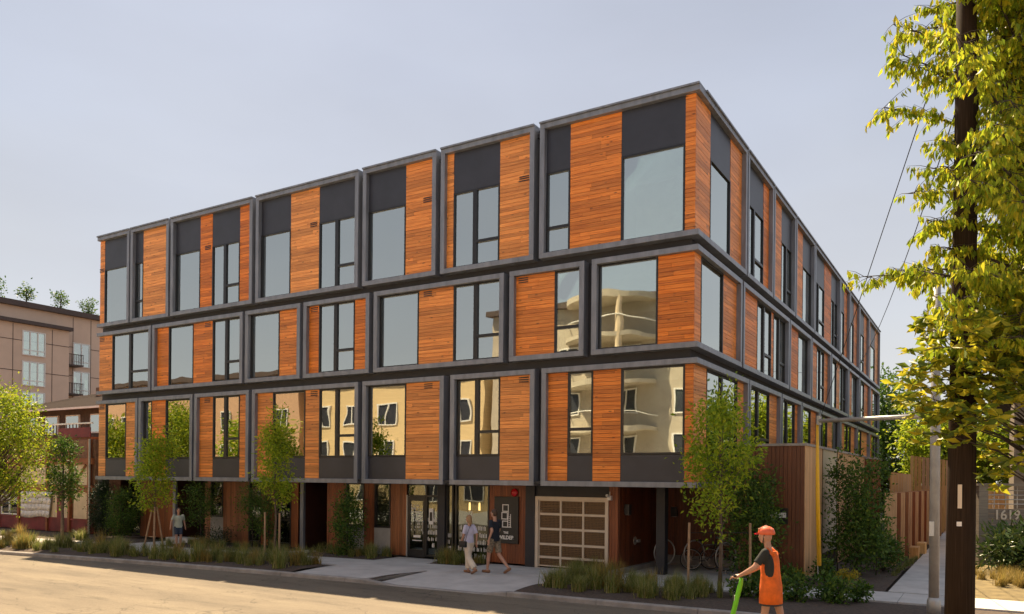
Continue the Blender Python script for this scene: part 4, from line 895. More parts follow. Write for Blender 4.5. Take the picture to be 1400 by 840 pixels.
def tree(name, label, loc, h, z0, rx, nclump, per, leaf, spread, mat, seed, trunk_r=.04, group='street trees', bark='bark', egg=0, aspect=2.2, lean=(0, 0), droop=-.1, cat='tree', rough=.3, shell=.45):
    rng = np.random.default_rng(seed); e = empty(name, loc, label, cat, group)
    zc = (z0 + h) / 2; rz = (h - z0) / 2
    P = crown_points(rng, nclump, (lean[0], lean[1], zc), (rx, rx, rz), rough, shell)
    if egg: # broader low, narrower high
        t = (P[:, 2] - z0) / (h - z0); k = np.clip(1.15 - egg * t, .25, 1.3)[:, None]; P[:, :2] = P[:, :2] * k
    b = MB(); top = Vector((lean[0], lean[1], z0 + (h - z0) * .8)); tp = []
    for i in range(7):
        t = i / 6; tp.append(Vector((lean[0] * t + (rng.normal() * .03 * h * .12 if 0 < i else 0), lean[1] * t + (rng.normal() * .03 * h * .12 if 0 < i else 0), top.z * t)))
    b.tube(tp, [trunk_r * (1.15 - .95 * i / 6) for i in range(7)], 9); b.build('trunk', bark, e, True)
    lb = MB(); idx = rng.permutation(len(P))[:max(8, nclump // 3)]
    for i in idx:
        q = Vector(P[i]); zt = max(z0 * .85, q.z - np.linalg.norm(P[i][:2] - np.array(lean)) * 1.1 - .1); f = min(.97, zt / top.z); s = tp[0].lerp(tp[-1], f)
        m_ = s.lerp(q, .5) + Vector((0, 0, -.04 * h * .3)) ; r0 = trunk_r * .45 * (1.05 - f)+ .004
        lb.tube([s, m_, q], [r0, r0 * .6, .003], 5, False)
    lb.build('branches', bark, e, True)
    C = np.repeat(P, per, 0) + rng.normal(size=(len(P) * per, 3)) * spread
    Dv = (C - np.repeat(P, per, 0)) / spread * .5 + rng.normal(size=C.shape) * .6 + np.array([0, 0, droop])
    link('crown', leaf_mesh('crown', C, Dv, leaf, mat, rng, aspect), e)
    return e
def stakes(e_loc, pts, zt, lean, label):
    for i, p in enumerate(pts):
        MB().tube([(p[0], p[1], -.05), (p[0] + lean * (e_loc[0] - p[0]), p[1] + lean * (e_loc[1] - p[1]), zt)], .032, 8).build('tree_stake', 'stake', None, label=label[i], category='stake', group='tree stakes')
tree('street_tree', 'young yellow green street tree tied between two tall stakes near the scooter rider', (1.05, -1.3, 0), 5.15, 1.8, .8, 105, 40, .12, .15, 'leaf_st', 4, .05, egg=.25)
stakes((1.05, -1.3), [(.42, -1.85), (1.72, -.95)], 1.75, .02, ['left timber stake of the young tree near the scooter rider', 'right timber stake of the young tree near the scooter rider'])
MB().tube([(.43, -1.84, 1.5), (1.05, -1.3, 1.5), (1.71, -.95, 1.5)], .008, 5).build('tree_tie', 'black', None, label='black tie strap between stakes and young tree near the scooter rider', category='tie')
tree('street_tree', 'young green street tree with two straight stakes in front of the middle of the facade', (-13.75, -2.35, 0), 4.75, 1.75, .56, 80, 40, .115, .13, 'leaf_st', 9, .04, egg=.3)
stakes((-13.75, -2.35), [(-14.0, -2.55), (-13.25, -2.6)], 1.6, .0, ['left of two straight stakes at the tree before the middle of the facade', 'right of two straight stakes at the tree before the middle of the facade'])
tree('street_tree', 'young street tree on a tripod of leaning stakes near the walking person', (-19.3, -3.0, 0), 4.3, 1.6, .66, 80, 40, .12, .14, 'leaf_st', 14, .04, egg=.35)
stakes((-19.3, -3.0), [(-19.62, -3.25), (-18.98, -3.25), (-19.15, -2.7)], 1.65, .8, ['left leaning stake of the tripod under the young tree', 'right leaning stake of the tripod under the young tree', 'rear leaning stake of the tripod under the young tree'])
tree('street_tree', 'slim dark green street tree before the red and cream shopfront', (-27.3, -1.9, 0), 4.5, 1.5, .56, 80, 40, .115, .14, 'leaf_dk', 21, .07, egg=.2)
tree('broad_tree', 'large sunlit yellow green tree at the left edge of the street', (-28.6, -3.9, 0), 6.55, 1.7, 1.75, 230, 46, .14, .22, 'leaf_yg', 31, .11, None, rough=.35)
# shrubs along the block
def shrub(label, loc, h, rx, mat, seed, nclump=70, per=40, leaf=.07, z0=.05, egg=0, spread=.12, aspect=2.0, name='shrub', group='shrubs along the block'):
    return tree(name, label, loc, h, z0, rx, nclump, per, leaf, spread, mat, seed, .02, group, 'barkd', egg, aspect, cat='shrub', droop=.1)
shrub('dark conical evergreen at the left end of the block', (-27.9, .25, 0), 2.75, .55, 'leaf_con', 41, 110, 60, .07, egg=.75, name='conifer')
shrub('rounded dark green bush right of the conical evergreen', (-26.1, .1, 0), 2.3, .65, 'leaf_dk', 42, 90, 50, .08, egg=.3)
tree('small_tree', 'small bushy tree beside the dark left doorway', (-20.9, .2, 0), 2.6, .9, .62, 60, 40, .08, .15, 'leaf_dk', 43, .022, 'shrubs along the block', 'barkd', cat='tree')
tree('small_tree', 'thin leafy shrub tree in front of the ground floor windows left of the staked tree', (-17.75, .15, 0), 2.5, .4, .5, 60, 34, .085, .16, 'leaf_dk', 44, .02, 'shrubs along the block', 'barkd', cat='tree')
tree('small_tree', 'thin dark shrub hard against the cedar wall left of the staked tree', (-16.95, .25, 0), 2.35, .3, .34, 40, 34, .085, .14, 'leaf_dk', 45, .02, 'shrubs along the block', 'barkd', cat='tree')
shrub('upright leafy shrub in front of the windows left of the entrance', (-12.75, .1, 0), 2.5, .46, 'leaf_dk', 46, 90, 42, .09, .05)
shrub('low dark mound by the step of the left doorway', (-20.0, .2, 0), .7, .6, 'leaf_con', 47, 36, 40, .06)
shrub('big leafy bush behind the young tree at the corner', (1.3, 1.0, 0), 3.3, .55, 'leaf_dk', 48, 130, 42, .1, .1, egg=.15, spread=.16)
shrub('tall loose shrub in front of the cedar enclosure by the side path', (3.5, 4.4, 0), 2.2, .75, 'leaf_dk', 49, 75, 32, .11, .1, egg=.3, spread=.18)
for k, (dx, dy, h) in enumerate(((-.5, .3, 4.0), (.1, 0, 3.6), (.55, .5, 3.9), (-.1, .7, 3.4))):
    tree('whip_tree', ['tall thin shoot left of the loose shrub by the enclosure', 'front thin leafy shoot of the planting by the enclosure', 'tall thin shoot nearest the fin fence', 'rear thin leafy shoot against the enclosure panel'][k], (3.4 + dx, 4.4 + dy, 0), h, .8, .26, 34, 26, .11, .12, 'leaf_dk', 60 + k, .016, 'thin shoots by the enclosure', 'barkd', aspect=2)
shrub('low dark shrub at the foot of the fin fence', (4.0, 6.2, 0), 1.1, .55, 'leaf_dk', 52, 50, 40, .09)
shrub('broad glossy rhododendron under the house number', (8.3, 7.6, 0), 1.3, 1.5, 'leaf_rh', 53, 230, 26, .24, .2, spread=.24, aspect=3.2)
shrub('sunlit yellow green bush at the left edge by the kerb', (-29.6, -5.1, 0), 1.5, .8, 'leaf_yg', 54, 60, 44, .09)
for k, (xx, yy) in enumerate(((2.35, 1.35), (3.55, 2.0))):
    shrub(['yellow flowering clump left, under the guy wire guard', 'yellow flowering clump right, near the side path'][k], (xx, yy, 0), .42, .22, 'flower', 55 + k, 24, 30, .05, .15, spread=.05, name='flower_clump', group='yellow flower clumps')
lowpos = [(1.75, -2.0), (2.15, -1.6), (2.6, -2.1), (3.0, -1.7), (3.5, -1.2), (3.9, -1.7), (1.6, .9), (2.3, .95), (2.9, 2.3), (4.2, -1.1)]
ORD = ['leftmost', 'second from the left', 'third from the left', 'middle', 'third from the right', 'second from the right']
lowlab = ['low leafy plant, %s of those along the kerb strip by the rider' % o_ for o_ in ORD] + ['low leafy plant under the big corner bush', 'low leafy plant beside the left yellow flower clump', 'low leafy plant at the foot of the cedar enclosure', 'low leafy plant, rightmost along the kerb strip by the metal pole']
for k, (xx, yy) in enumerate(lowpos): shrub(lowlab[k], (xx, yy, 0), .42 + .1 * (k % 3), .3, 'leaf_dk', 70 + k, 16, 24, .11, .02, spread=.07, name='low_plant', group='low plants near the corner')
# background trees
for k, (xx, yy, h, r, mat, lab) in enumerate(((-1.5, 58, 11.5, 4.2, 'leaf_dk', 'dark broad tree beyond the far end of the block'), (4.2, 50, 8.2, 3.0, 'leaf_yg', 'sunlit yellow green tree above the rear fence'), (9.5, 48, 9.5, 3.6, 'leaf_yg', 'tall sunlit tree right of the rear fence'), (14, 40, 10, 4, 'leaf_dk', 'dark tree behind the neighbour house'), (-7, 66, 12.5, 4, 'leaf_yg', 'pale tree behind the dark one beyond the block'))):
    tree('background_tree', lab, (xx, yy, 0), h, 1.2, r, 300, 46, .36, .55, mat, 90 + k, .2, 'trees beyond the block', 'barkd', rough=.4)
for k, (yy, lab) in enumerate(((20.2, 'leftmost potted tree on the roof of the tan flats'), (23.6, 'second tree from the left on the tan flats roof'), (27.6, 'third tree from the left on the tan flats roof'), (31.2, 'rightmost tree on the roof edge of the tan flats'))):
    tree('roof_tree', lab, (-81.5 - .6 * k, yy + 1.1, 20.6), 2.7, 1.0, .72, 15, 24, .26, .2, 'leaf_dk', 110 + k, .08, 'trees on the roof of the tan flats', 'barkd', rough=.5)
for k, (xx, lab) in enumerate(((-58, 'leftmost street tree across the road, mirrored in the low windows'), (-47, 'second street tree across the road, mirrored in the low windows'), (-68, 'outermost street tree across the road to the left'))):
    tree('opposite_tree', lab, (xx, -25.5, 0), 8.2, 2.0, 2.8, 180, 46, .3, .4, 'leaf_yg', 120 + k, .15, 'street trees across the road', 'bark')

# overhanging cherry at the right: limbs from a trunk just outside the picture
def cherry():
    rng = np.random.default_rng(5); e = empty('cherry_tree', (7.9, -6.9, 0), 'tall cherry tree with drooping yellow green leaves hanging in from the right', 'tree')
    O = Vector((9.0, -7.2, 0)); b = MB()
    tp = [Vector((0, 0, 0)), Vector((-.1, .05, 2)), Vector((-.25, 0, 4)), Vector((-.3, -.1, 6)), Vector((-.5, -.1, 8.4)), Vector((-.7, -.1, 10.5))]
    b.tube(tp, [.2, .17, .15, .12, .08, .03], 12).build('trunk', 'barkd', e, True)
    lb = MB(); C = []; D = []
    rx = Vector((rr.x, rr.y, 0)).normalized(); fw = Vector((f1.x, f1.y, 0)).normalized()
    def pt(u, z, d): return rx * u + fw * d + Vector((0, 0, z))
    # u: sideways metres from the trunk, negative to the left
    LIM = [(9.9, 9.75, -2.3), (9.0, 9.2, -2.75), (8.4, 8.7, -2.85), (8.0, 7.95, -3.05), (7.4, 7.3, -2.7), (7.2, 6.85, -2.95), (6.7, 6.3, -2.85), (6.1, 5.85, -2.95), (5.7, 5.45, -2.9), (5.2, 5.0, -3.05), (5.0, 4.65, -2.6), (9.5, 10.4, -1.6), (8.8, 9.8, -.9), (7.8, 8.8, -.8), (6.8, 7.7, -.6), (5.9, 6.6, -.7), (4.9, 5.5, -.5), (4.5, 4.7, -1.1), (8.2, 9.0, .5), (6.4, 7.2, .6), (9.3, 9.5, -1.75), (8.6, 8.6, -1.7), (7.6, 7.7, -1.6), (6.9, 6.9, -1.8), (6.2, 6.1, -1.65), (5.4, 5.3, -1.8), (4.9, 4.8, -1.75), (10.4, 9.9, -2.0), (10.2, 10.1, -2.45), (10.6, 9.7, -1.6), (9.9, 9.4, -2.6), (7.6, 7.5, -2.3), (6.3, 6.2, -2.2), (9.0, 8.9, -1.1), (7.0, 7.3, -1.2), (5.7, 5.7, -1.1)]
    for zs, ze, ue in LIM:
        for rep in range(3):
            s = None
            for a, c in zip(tp, tp[1:]):
                if a.z <= zs - .7 <= c.z: s = a.lerp(c, (zs - .7 - a.z) / (c.z - a.z))
            if s is None: s = tp[-1]
            q = pt(ue * (1 - .16 * rep * rng.random()) + (rng.normal() * .12), ze + rng.normal() * .12, rng.uniform(-2.3, .1))
            L_ = [s, s.lerp(q, .35) + Vector((0, 0, .25)), s.lerp(q, .7) + Vector((0, 0, .18)), q]
            lb.tube(L_, [.035, .024, .014, .005], 6, False)
            # twigs along the limb
            for t in np.linspace(.18, 1, 18):
                i = min(2, int(t * 3)); p0 = L_[i].lerp(L_[i + 1], min(1, t * 3 - i))
                for _ in range(3):
                    tl = rng.uniform(.18, .5) * (1.15 - .35 * t); dv = Vector((rng.normal(), rng.normal(), rng.normal() * .35 - .12)).normalized()
                    p1 = p0 + dv * tl; lb.tube([p0, p0.lerp(p1, .5) + Vector((0, 0, .02)), p1], [.006, .004, .0015], 3, False)
                    k = int(rng.integers(7, 12))
                    for j in range(k):
                        f = .25 + .75 * (j + rng.random()) / k; c = p0.lerp(p1, f); C.append(tuple(c)); D.append((dv.x * .25 + rng.normal() * .28, dv.y * .25 + rng.normal() * .28, -1 + rng.normal() * .22))
    lb.build('branches', 'barkd', e, True)
    link('crown', leaf_mesh('crown', np.array(C), np.array(D), .112, 'leaf_ch', rng, 2.6, .2), e)
cherry()
def broadleaf():
    rng = np.random.default_rng(8); e = empty('broadleaf_tree', (7.75, -8.05, 0), 'large leaved tree with yellowing leaves hanging low behind the utility pole', 'tree')
    tp = [Vector((0, 0, 0)), Vector((-.05, 0, 1.5)), Vector((-.2, .1, 3)), Vector((-.35, .1, 4.6))]
    MB().tube(tp, [.13, .11, .08, .03], 10).build('trunk', 'barkd', e, True)
    rx = Vector((rr.x, rr.y, 0)).normalized(); fw = Vector((f1.x, f1.y, 0)).normalized(); lb = MB(); C = []; D = []
    for _ in range(62):
        a = rng.random(); z = 2.95 + 1.95 * rng.random(); u = -(.1 + rng.random() * (1.95 if z > 3.4 else 1.0)) ; d = rng.uniform(-.9, .6)
        if z < 3.2 and u < -1.3: u *= .6
        s = tp[1].lerp(tp[3], max(0, min(1, (z - 2.2) / 3))); q = rx * u + fw * d + Vector((0, 0, z))
        lb.tube([s, s.lerp(q, .5) + Vector((0, 0, .1)), q], [.02, .012, .004], 5, False)
        for w_ in range(6):
            c = q + Vector((rng.normal() * .16, rng.normal() * .16, rng.normal() * .14)); lb.tube([q, c], .003, 3, False)
            for j in range(8):
                th = 2 * math.pi * j / 8 + rng.random(); C.append(tuple(c)); D.append((math.cos(th), math.sin(th), rng.normal() * .35 - .15))
    lb.build('branches', 'barkd', e, True)
    link('crown', leaf_mesh('crown', np.array(C), np.array(D), .165, 'leaf_mg', rng, 2.4, .2), e)
broadleaf()

# ---- ornamental grass clumps
def clump_mesh(seed, h, r, n, mat):
    rg = random.Random(seed); b = MB()
    for _ in range(n):
        th = rg.uniform(0, 6.283); l = h * rg.uniform(.6, 1.1); out_ = rg.uniform(.15, 1.0) * r; x0 = rg.gauss(0, r * .18); y0 = rg.gauss(0, r * .18)
        w_ = rg.uniform(.005, .009); pts = []
        for k in range(5):
            t = k / 4; o_ = out_ * t ** 1.6; z = l * (t - .28 * t * t * (out_ / r)); pts.append((x0 + math.cos(th) * o_, y0 + math.sin(th) * o_, z))
        px_, py_ = -math.sin(th), math.cos(th); i0 = len(b.v)
        for k, p in enumerate(pts):
            ww = w_ * (1 - k / 4.2); b.v.append((p[0] + px_ * ww, p[1] + py_ * ww, p[2])); b.v.append((p[0] - px_ * ww, p[1] - py_ * ww, p[2]))
        for k in range(4): b.f.append((i0 + 2 * k, i0 + 2 * k + 1, i0 + 2 * k + 3, i0 + 2 * k + 2))
    return b.mesh('grass_clump', mat)
CL = [clump_mesh(200 + k, .36 + .06 * (k % 3), .28 + .06 * (k % 2), 120, 'grass') for k in range(6)]
CD = [clump_mesh(220 + k, .5, .3, 110, 'grass_dry') for k in range(2)]
CT = [clump_mesh(230 + k, .75, .22, 90, 'grass') for k in range(2)]
gr = random.Random(17)
def clump(x, y, z, label, group, s=1, kind=CL):
    me = gr.choice(kind); label = ('straw coloured ' if me in CD and 'golden' not in label else '') + label; o = link('grass_clump', me, None, label=label, category='ornamental grass', group=group); o.location = (x, y, z); o.rotation_euler = (0, 0, gr.uniform(0, 6.28)); s *= gr.uniform(.8, 1.15); o.scale = (s, s, s * gr.uniform(.85, 1.1))
for k in range(62):
    x = -3.05 + gr.random() ** 1.1 * 4.0; y = gr.uniform(ky(x) + .75, sf(x) - .35); clump(x, y, .02, 'ornamental grass tuft in the kerb strip ' + ('before the garage door' if x < -1.6 else 'before the dark column' if x < -.3 else 'left of the staked corner tree'), 'grass tufts before the garage', gr.choice((1.1, 1.4, 1.6)) if x < -1 else 1.1, CL + CL + CD[:1])
for x, y in ((.05, -2.2), (.35, -2.5), (.7, -2.0), (.55, -2.75), (1.35, -2.3)): clump(x, y, .02, 'tall feathery grass tuft at the foot of the staked corner tree', 'tall grass at the corner tree', 1.0, CT)
for k in range(150):
    x = -11.2 - gr.random() * 15.5; y = gr.uniform(ky(x) + .55, sf(x) - .25); clump(x, y, .01, 'grass tuft in the kerb strip ' + ('right of the two straight stakes' if x > -13.4 else 'left of the two straight stakes' if x > -16.2 else 'right of the tripod stakes' if x > -19 else 'left of the tripod stakes' if x > -22.5 else 'towards the red shopfront'), 'grass tufts in the left strip', gr.choice((.9, 1.2, 1.5)), CL + CL + CD)
for k in range(16):
    x = -25.6 - gr.random() * 4.5; y = gr.uniform(ky(x) + .5, sf(x) - .3); clump(x, y, .01, 'sunlit golden grass tuft at the left end of the strip', 'golden grass at the left', 1.3, CD)
for x0, x1, n in ((-23.4, -40, 10), (-21.5, -15.9, 26), (-14.5, -11.2, 20), (-8.9, -7.3, 16), (-4.05, -2.75, 10)):
    for k in range(n):
        x = gr.uniform(min(x0, x1), max(x0, x1)); y = gr.uniform(sb(x) + .2, min(.7, sb(x) + 1.4)); clump(x, y, .0, 'grass tuft in the bed ' + ('under the garage door' if x > -5 else 'below the shop window' if x > -9 else 'left of the entrance door' if x > -14.55 else 'between the two dark doorways' if x > -21.6 else 'before the evergreens at the left end'), 'grass tufts at the building foot', gr.choice((.8, 1.1, 1.3)), CL + CL + CD)
for k in range(40):
    x = gr.uniform(6.4, 9.5); y = gr.uniform(3.6, 6.6); clump(x, y, .05, 'golden dry grass tuft below the numbered garden wall', 'dry grass at the garden wall', 1.0, CD)
for k in range(9):
    y = 5 + k * .9; clump(4.42 + .02 * k, y, 0, 'small grass tuft %s along the edge of the side path' % ('nearest', 'second nearest', 'third', 'fourth', 'fifth', 'sixth', 'seventh', 'second farthest', 'farthest')[k], 'grass along the side path', .6)

# ------------------------------------------------------------------ people
MT['skin'] = plain('skin', (.46, .25, .17), .5, 0, .06, 6); MT['hair_br'] = plain('brown_hair', (.06, .032, .018), .55, 0, .3, 60); MT['hair_bl'] = plain('fair_hair', (.3, .18, .08), .55, 0, .25, 60)
def caps(b, p, q, r0, r1, seg=10, n=3):
    p, q = Vector(p), Vector(q); b.tube([p.lerp(q, i / n) for i in range(n + 1)], [r0 + (r1 - r0) * i / n for i in range(n + 1)], seg); b.ball(p, r0 * .995, seg, 6); b.ball(q, r1 * .995, seg, 6)
def remesh(b, vox, mat, name, parent, sm=5):
    me = b.mesh('tmp', mat); o = bpy.data.objects.new('tmp', me); COL.objects.link(o)
    m_ = o.modifiers.new('r', 'REMESH'); m_.mode = 'VOXEL'; m_.voxel_size = vox
    s_ = o.modifiers.new('s', 'SMOOTH'); s_.factor = .5; s_.iterations = sm
    dg = bpy.context.evaluated_depsgraph_get(); me2 = bpy.data.meshes.new_from_object(o.evaluated_get(dg)); bpy.data.objects.remove(o)
    me2.materials.clear(); me2.materials.append(MT[mat] if isinstance(mat, str) else mat); return link(name, me2, parent, True)
def hand(b, w, d, side, curl=.35):
    """palm and five fingers at wrist w, pointing along d"""
    w = Vector(w); d = Vector(d).normalized(); nrm = Vector((0, side, 0)); fwd = d.cross(nrm).normalized() if abs(d.z) > .3 else Vector((0, 0, 1)).cross(d).normalized()
    fwd = Vector((1, 0, 0)) - d * d.x if abs(d.x) < .8 else Vector((0, side, 0)) - d * (d.y * side)
    fwd.normalize(); inn = d.cross(fwd)
    caps(b, w, w + d * .085, .026, .034, 8)
    for k, l in enumerate((.072, .08, .075, .058)):
        s = w + d * .095 + fwd * (.033 - .022 * k); m_ = s + d * l * .55; t = m_ + d * l * .4 + inn * (l * curl * (-side))
        caps(b, s, m_, .0105, .0095, 6, 1); caps(b, m_, t, .0095, .008, 6, 1)
    s = w + d * .03 + fwd * .03; m_ = s + fwd * .03 + d * .028; caps(b, s, m_, .013, .011, 6, 1); caps(b, m_, m_ + d * .032 + fwd * .006, .011, .009, 6, 1)
def foot(b, a, dr, r=.04):
    a = Vector(a); dr = Vector(dr).normalized(); caps(b, a + Vector((0, 0, -.045)) - dr * .05, a + dr * .15 + Vector((0, 0, -.055 + dr.z * .0)), r, r * .8, 8)
def person(label, loc, rz, scale, pose, outfit, vox=.012, group='people on the pavement', fem=False):
    e = empty('person', loc, label, 'person', group, rz); e.scale = (scale,) * 3
    P = pose; lean = Vector(P.get('lean', (0, 0, 0)))
    pel = Vector((0, 0, .95)); che = Vector((.0, 0, 1.30)) + lean * .6; nk = Vector((-.01, 0, 1.49)) + lean; hd = Vector((.025, 0, 1.655)) + lean * 1.15
    sw = .165 if fem else .185; hw = .095
    b = MB(); caps(b, pel, pel + (che - pel) * .5, .125, .115, 14); caps(b, pel + (che - pel) * .5, che, .115, .135, 14)
    for s in (-1, 1): caps(b, che + Vector((0, s * .06, 0)), nk + Vector((0, s * (sw - .05), -.07)), .10, .055, 10)
    b.xf(lambda p: (p[0] * .78 + lean.x * .2, p[1] * 1.18, p[2]))
    caps(b, nk + Vector((0, 0, -.05)), hd + Vector((-.015, 0, -.06)), .055, .05, 10)
    b.ball(hd, (.093, .074, .112), 14, 10); b.ball(hd + Vector((.03, 0, -.055)), (.062, .055, .06), 12, 8)
    b.ball(hd + Vector((.096, 0, -.02)), (.018, .013, .024), 8, 6); b.ball(hd + Vector((.088, 0, .022)), (.018, .045, .012), 8, 6)
    b.ball(hd + Vector((.083, 0, -.065)), (.014, .026, .012), 8, 6)
    for s in (-1, 1): b.ball(hd + Vector((-.005, s * .074, -.01)), (.018, .012, .03), 8, 6)
    J = {}
    for s, n in ((1, 'L'), (-1, 'R')):
        sh = nk + Vector((0, s * sw, -.065)); el = Vector(P['el' + n]); wr = Vector(P['wr' + n]); hp = pel + Vector((0, s * hw, -.03)); kn = Vector(P['kn' + n]); an = Vector(P['an' + n]); J[n] = (sh, el, wr, hp, kn, an)
        caps(b, sh, el, .052, .042); caps(b, el, wr, .041, .027); hand(b, wr, P.get('hd' + n, wr - el), s)
        caps(b, hp, kn, .082, .055); caps(b, kn, kn.lerp(an, .35), .052, .056); caps(b, kn.lerp(an, .35), an, .056, .035); foot(b, an, P['ft' + n])
    remesh(b, vox, 'skin', 'body', e, 3)
    for s in (-1, 1): MB().ball(hd + Vector((.084, s * .031, .008)), (.01, .014, .009), 8, 6).build('eye', 'white' if not outfit.get('glasses') else 'black', e); MB().ball(hd + Vector((.0925, s * .031, .008)), (.004, .006, .006), 6, 5).build('pupil', 'black', e)
    MB().ball(hd + Vector((.0945, 0, -.063)), (.005, .024, .006), 8, 5).build('mouth', plain('lips', (.3, .1, .08), .5), e)
    # clothing
    k = MB(); g_ = .014
    for s in (-1, 1): caps(k, che + Vector((0, s * .06, 0)), nk + Vector((0, s * (sw - .05), -.075)), .10 + g_, .055 + g_, 10)
    caps(k, che, pel + (che - pel) * .5, .135 + g_, .118 + g_, 14); hem = outfit.get('hem', .9)
    k.tube([pel + (che - pel) * .5, Vector((0, 0, .97)), Vector((0, 0, hem))], [.122 + g_, .138 + g_, outfit.get('hem_r', .142) + g_], 14)
    k.xf(lambda p: (p[0] * .8 + lean.x * .2, p[1] * 1.2, p[2]))
    for n in 'LR':
        sh, el, wr, hp, kn, an = J[n]; f = outfit.get('sleeve', .6); k.tube([sh, sh.lerp(el, f)], [.062, .064], 10); k.ball(sh, .062, 10, 6)
    remesh(k, .014, outfit['top'], 'shirt', e, 3)
    k = MB(); k.tube([Vector((0, 0, .99)), Vector((0, 0, .9))], [.138, .142], 14); k.ball((0, 0, .9), (.14, .14, .06), 12, 6)
    k.xf(lambda p: (p[0] * .8, p[1] * 1.18, p[2])); lf = outfit.get('legs', 2)
    for n in 'LR':
        sh, el, wr, hp, kn, an = J[n]; wd = outfit.get('wide', 0)
        if lf <= 1: q = hp.lerp(kn, lf); k.tube([hp, q], [.1, .088], 12); k.ball(hp, .1, 10, 6)
        else:
            k.ball(hp, .1, 10, 6); k.tube([hp, kn, kn.lerp(an, .5), kn.lerp(an, .93)], [.1, .078 + wd, .075 + wd, .075 + wd * 1.3], 12)
    remesh(k, .014, outfit['bottom'], 'trousers' if lf > 1 else 'shorts', e, 3)
    for n in 'LR':
        an = J[n][5]; k = MB(); dr = Vector(P['ft' + n]).normalized(); a = Vector(an); caps(k, a + Vector((0, 0, -.055)) - dr * .05, a + dr * .155 + Vector((0, 0, -.062)), .046, .039, 10); k.xf(lambda p: (p[0], p[1], max(p[2], min(a.z, .12) - .105 if False else p[2]))); k.build('shoe', outfit['shoe'], e, True)
    if outfit.get('hair'):
        k = MB(); k.ball(hd + Vector((-.016, 0, .03)), (.092, .082, .098), 14, 10)
        if outfit.get('long'): caps(k, hd + Vector((-.06, 0, -.01)), hd + Vector((-.075, 0, -.13)), .066, .05, 12); k.ball(hd + Vector((-.045, 0, -.06)), (.07, .082, .09), 12, 8)
        else: k.ball(hd + Vector((-.035, 0, -.02)), (.072, .077, .075), 12, 8)
        remesh(k, .012, outfit['hair'], 'hair', e, 2)
    return e, hd, J
navy = plain('navy_tee', (.012, .016, .026), .85, 0, .2, 5); camo = plain('mottled_shorts', (.2, .16, .11), .85, 0, .5, 22); lilac = plain('lilac_top', (.52, .5, .62), .85, 0, .12, 5); creamt = plain('cream_trousers', (.66, .56, .44), .85, 0, .12, 5); sage = plain('sage_shirt', (.42, .46, .38), .85, 0, .15, 5); denim = plain('denim', (.04, .055, .09), .9, 0, .25, 20); tan_s = plain('tan_shoe', (.25, .12, .06), .6); orangeV = plain('orange_vest', (.75, .14, .012), .75, 0, .18, 7, .9, 11); blk = plain('black_tee', (.02, .022, .02), .85, 0, .1, 5)
walk = dict(knL=(.13, .09, .52), anL=(.17, .09, .10), ftL=(1, .05, 0), knR=(-.1, -.09, .5), anR=(-.44, -.09, .17), ftR=(.75, 0, -.45), elL=(-.13, .26, 1.18), wrL=(-.04, .28, .95), hdL=(.1, 0, -1), elR=(.06, -.27, 1.17), wrR=(.2, -.25, .98), hdR=(.3, 0, -1))
walk2 = dict(knL=(-.06, .09, .5), anL=(-.36, .09, .16), ftL=(.8, 0, -.4), knR=(.13, -.09, .52), anR=(.12, -.09, .1), ftR=(1, 0, 0), elL=(.0, .23, 1.17), wrL=(.1, .23, .95), hdL=(.2, 0, -1), elR=(-.1, -.23, 1.17), wrR=(-.08, -.24, .94), hdR=(0, 0, -1))
stroll = dict(knL=(.04, .09, .5), anL=(-.04, .09, .10), ftL=(1, .1, 0), knR=(.05, -.09, .5), anR=(.1, -.1, .1), ftR=(1, -.1, 0), elL=(-.12, .27, 1.17), wrL=(-.06, .3, .94), hdL=(.1, .1, -1), elR=(.02, -.3, 1.18), wrR=(.14, -.36, .97), hdR=(.3, -.2, -1))
person('man in navy tee and mottled shorts walking beside a woman', (-5.75, -1.15, 0), R(172), 1.07, walk, dict(top=navy, bottom=camo, legs=.85, sleeve=.7, hem=.88, shoe=tan_s, hair='hair_br'))
wo, hd_, J_ = person('woman in lilac top and cream trousers with a black bag', (-6.32, -1.65, 0), R(168), .97, walk2, dict(top=lilac, bottom=creamt, legs=2, wide=.018, sleeve=.85, hem=.93, shoe=tan_s, hair='hair_bl', long=True), fem=True)
bag = empty('shoulder_bag', (-6.30, -1.98, .88), 'small black shoulder bag at the hip of the woman in cream trousers', 'bag', rz=R(168))
MB().box(-.12, .12, -.045, .045, -.09, .09).build('pouch', blk, bag, bevel=.02); MB().box(-.12, .12, .046, .052, -.01, .085).build('flap', 'black', bag); MB().tube([(-.1, .02, .08), (-.06, -.1, .3), (-.02, -.25, .52), (.0, -.32, .56)], .008, 5).build('strap', 'black', bag)
person('person in pale green shirt and denim shorts walking past the left doorway', (-20.0, -1.5, 0), R(-22), .88, stroll, dict(top=sage, bottom=denim, legs=.75, sleeve=.75, hem=.9, shoe=tan_s, hair='hair_br', glasses=True))
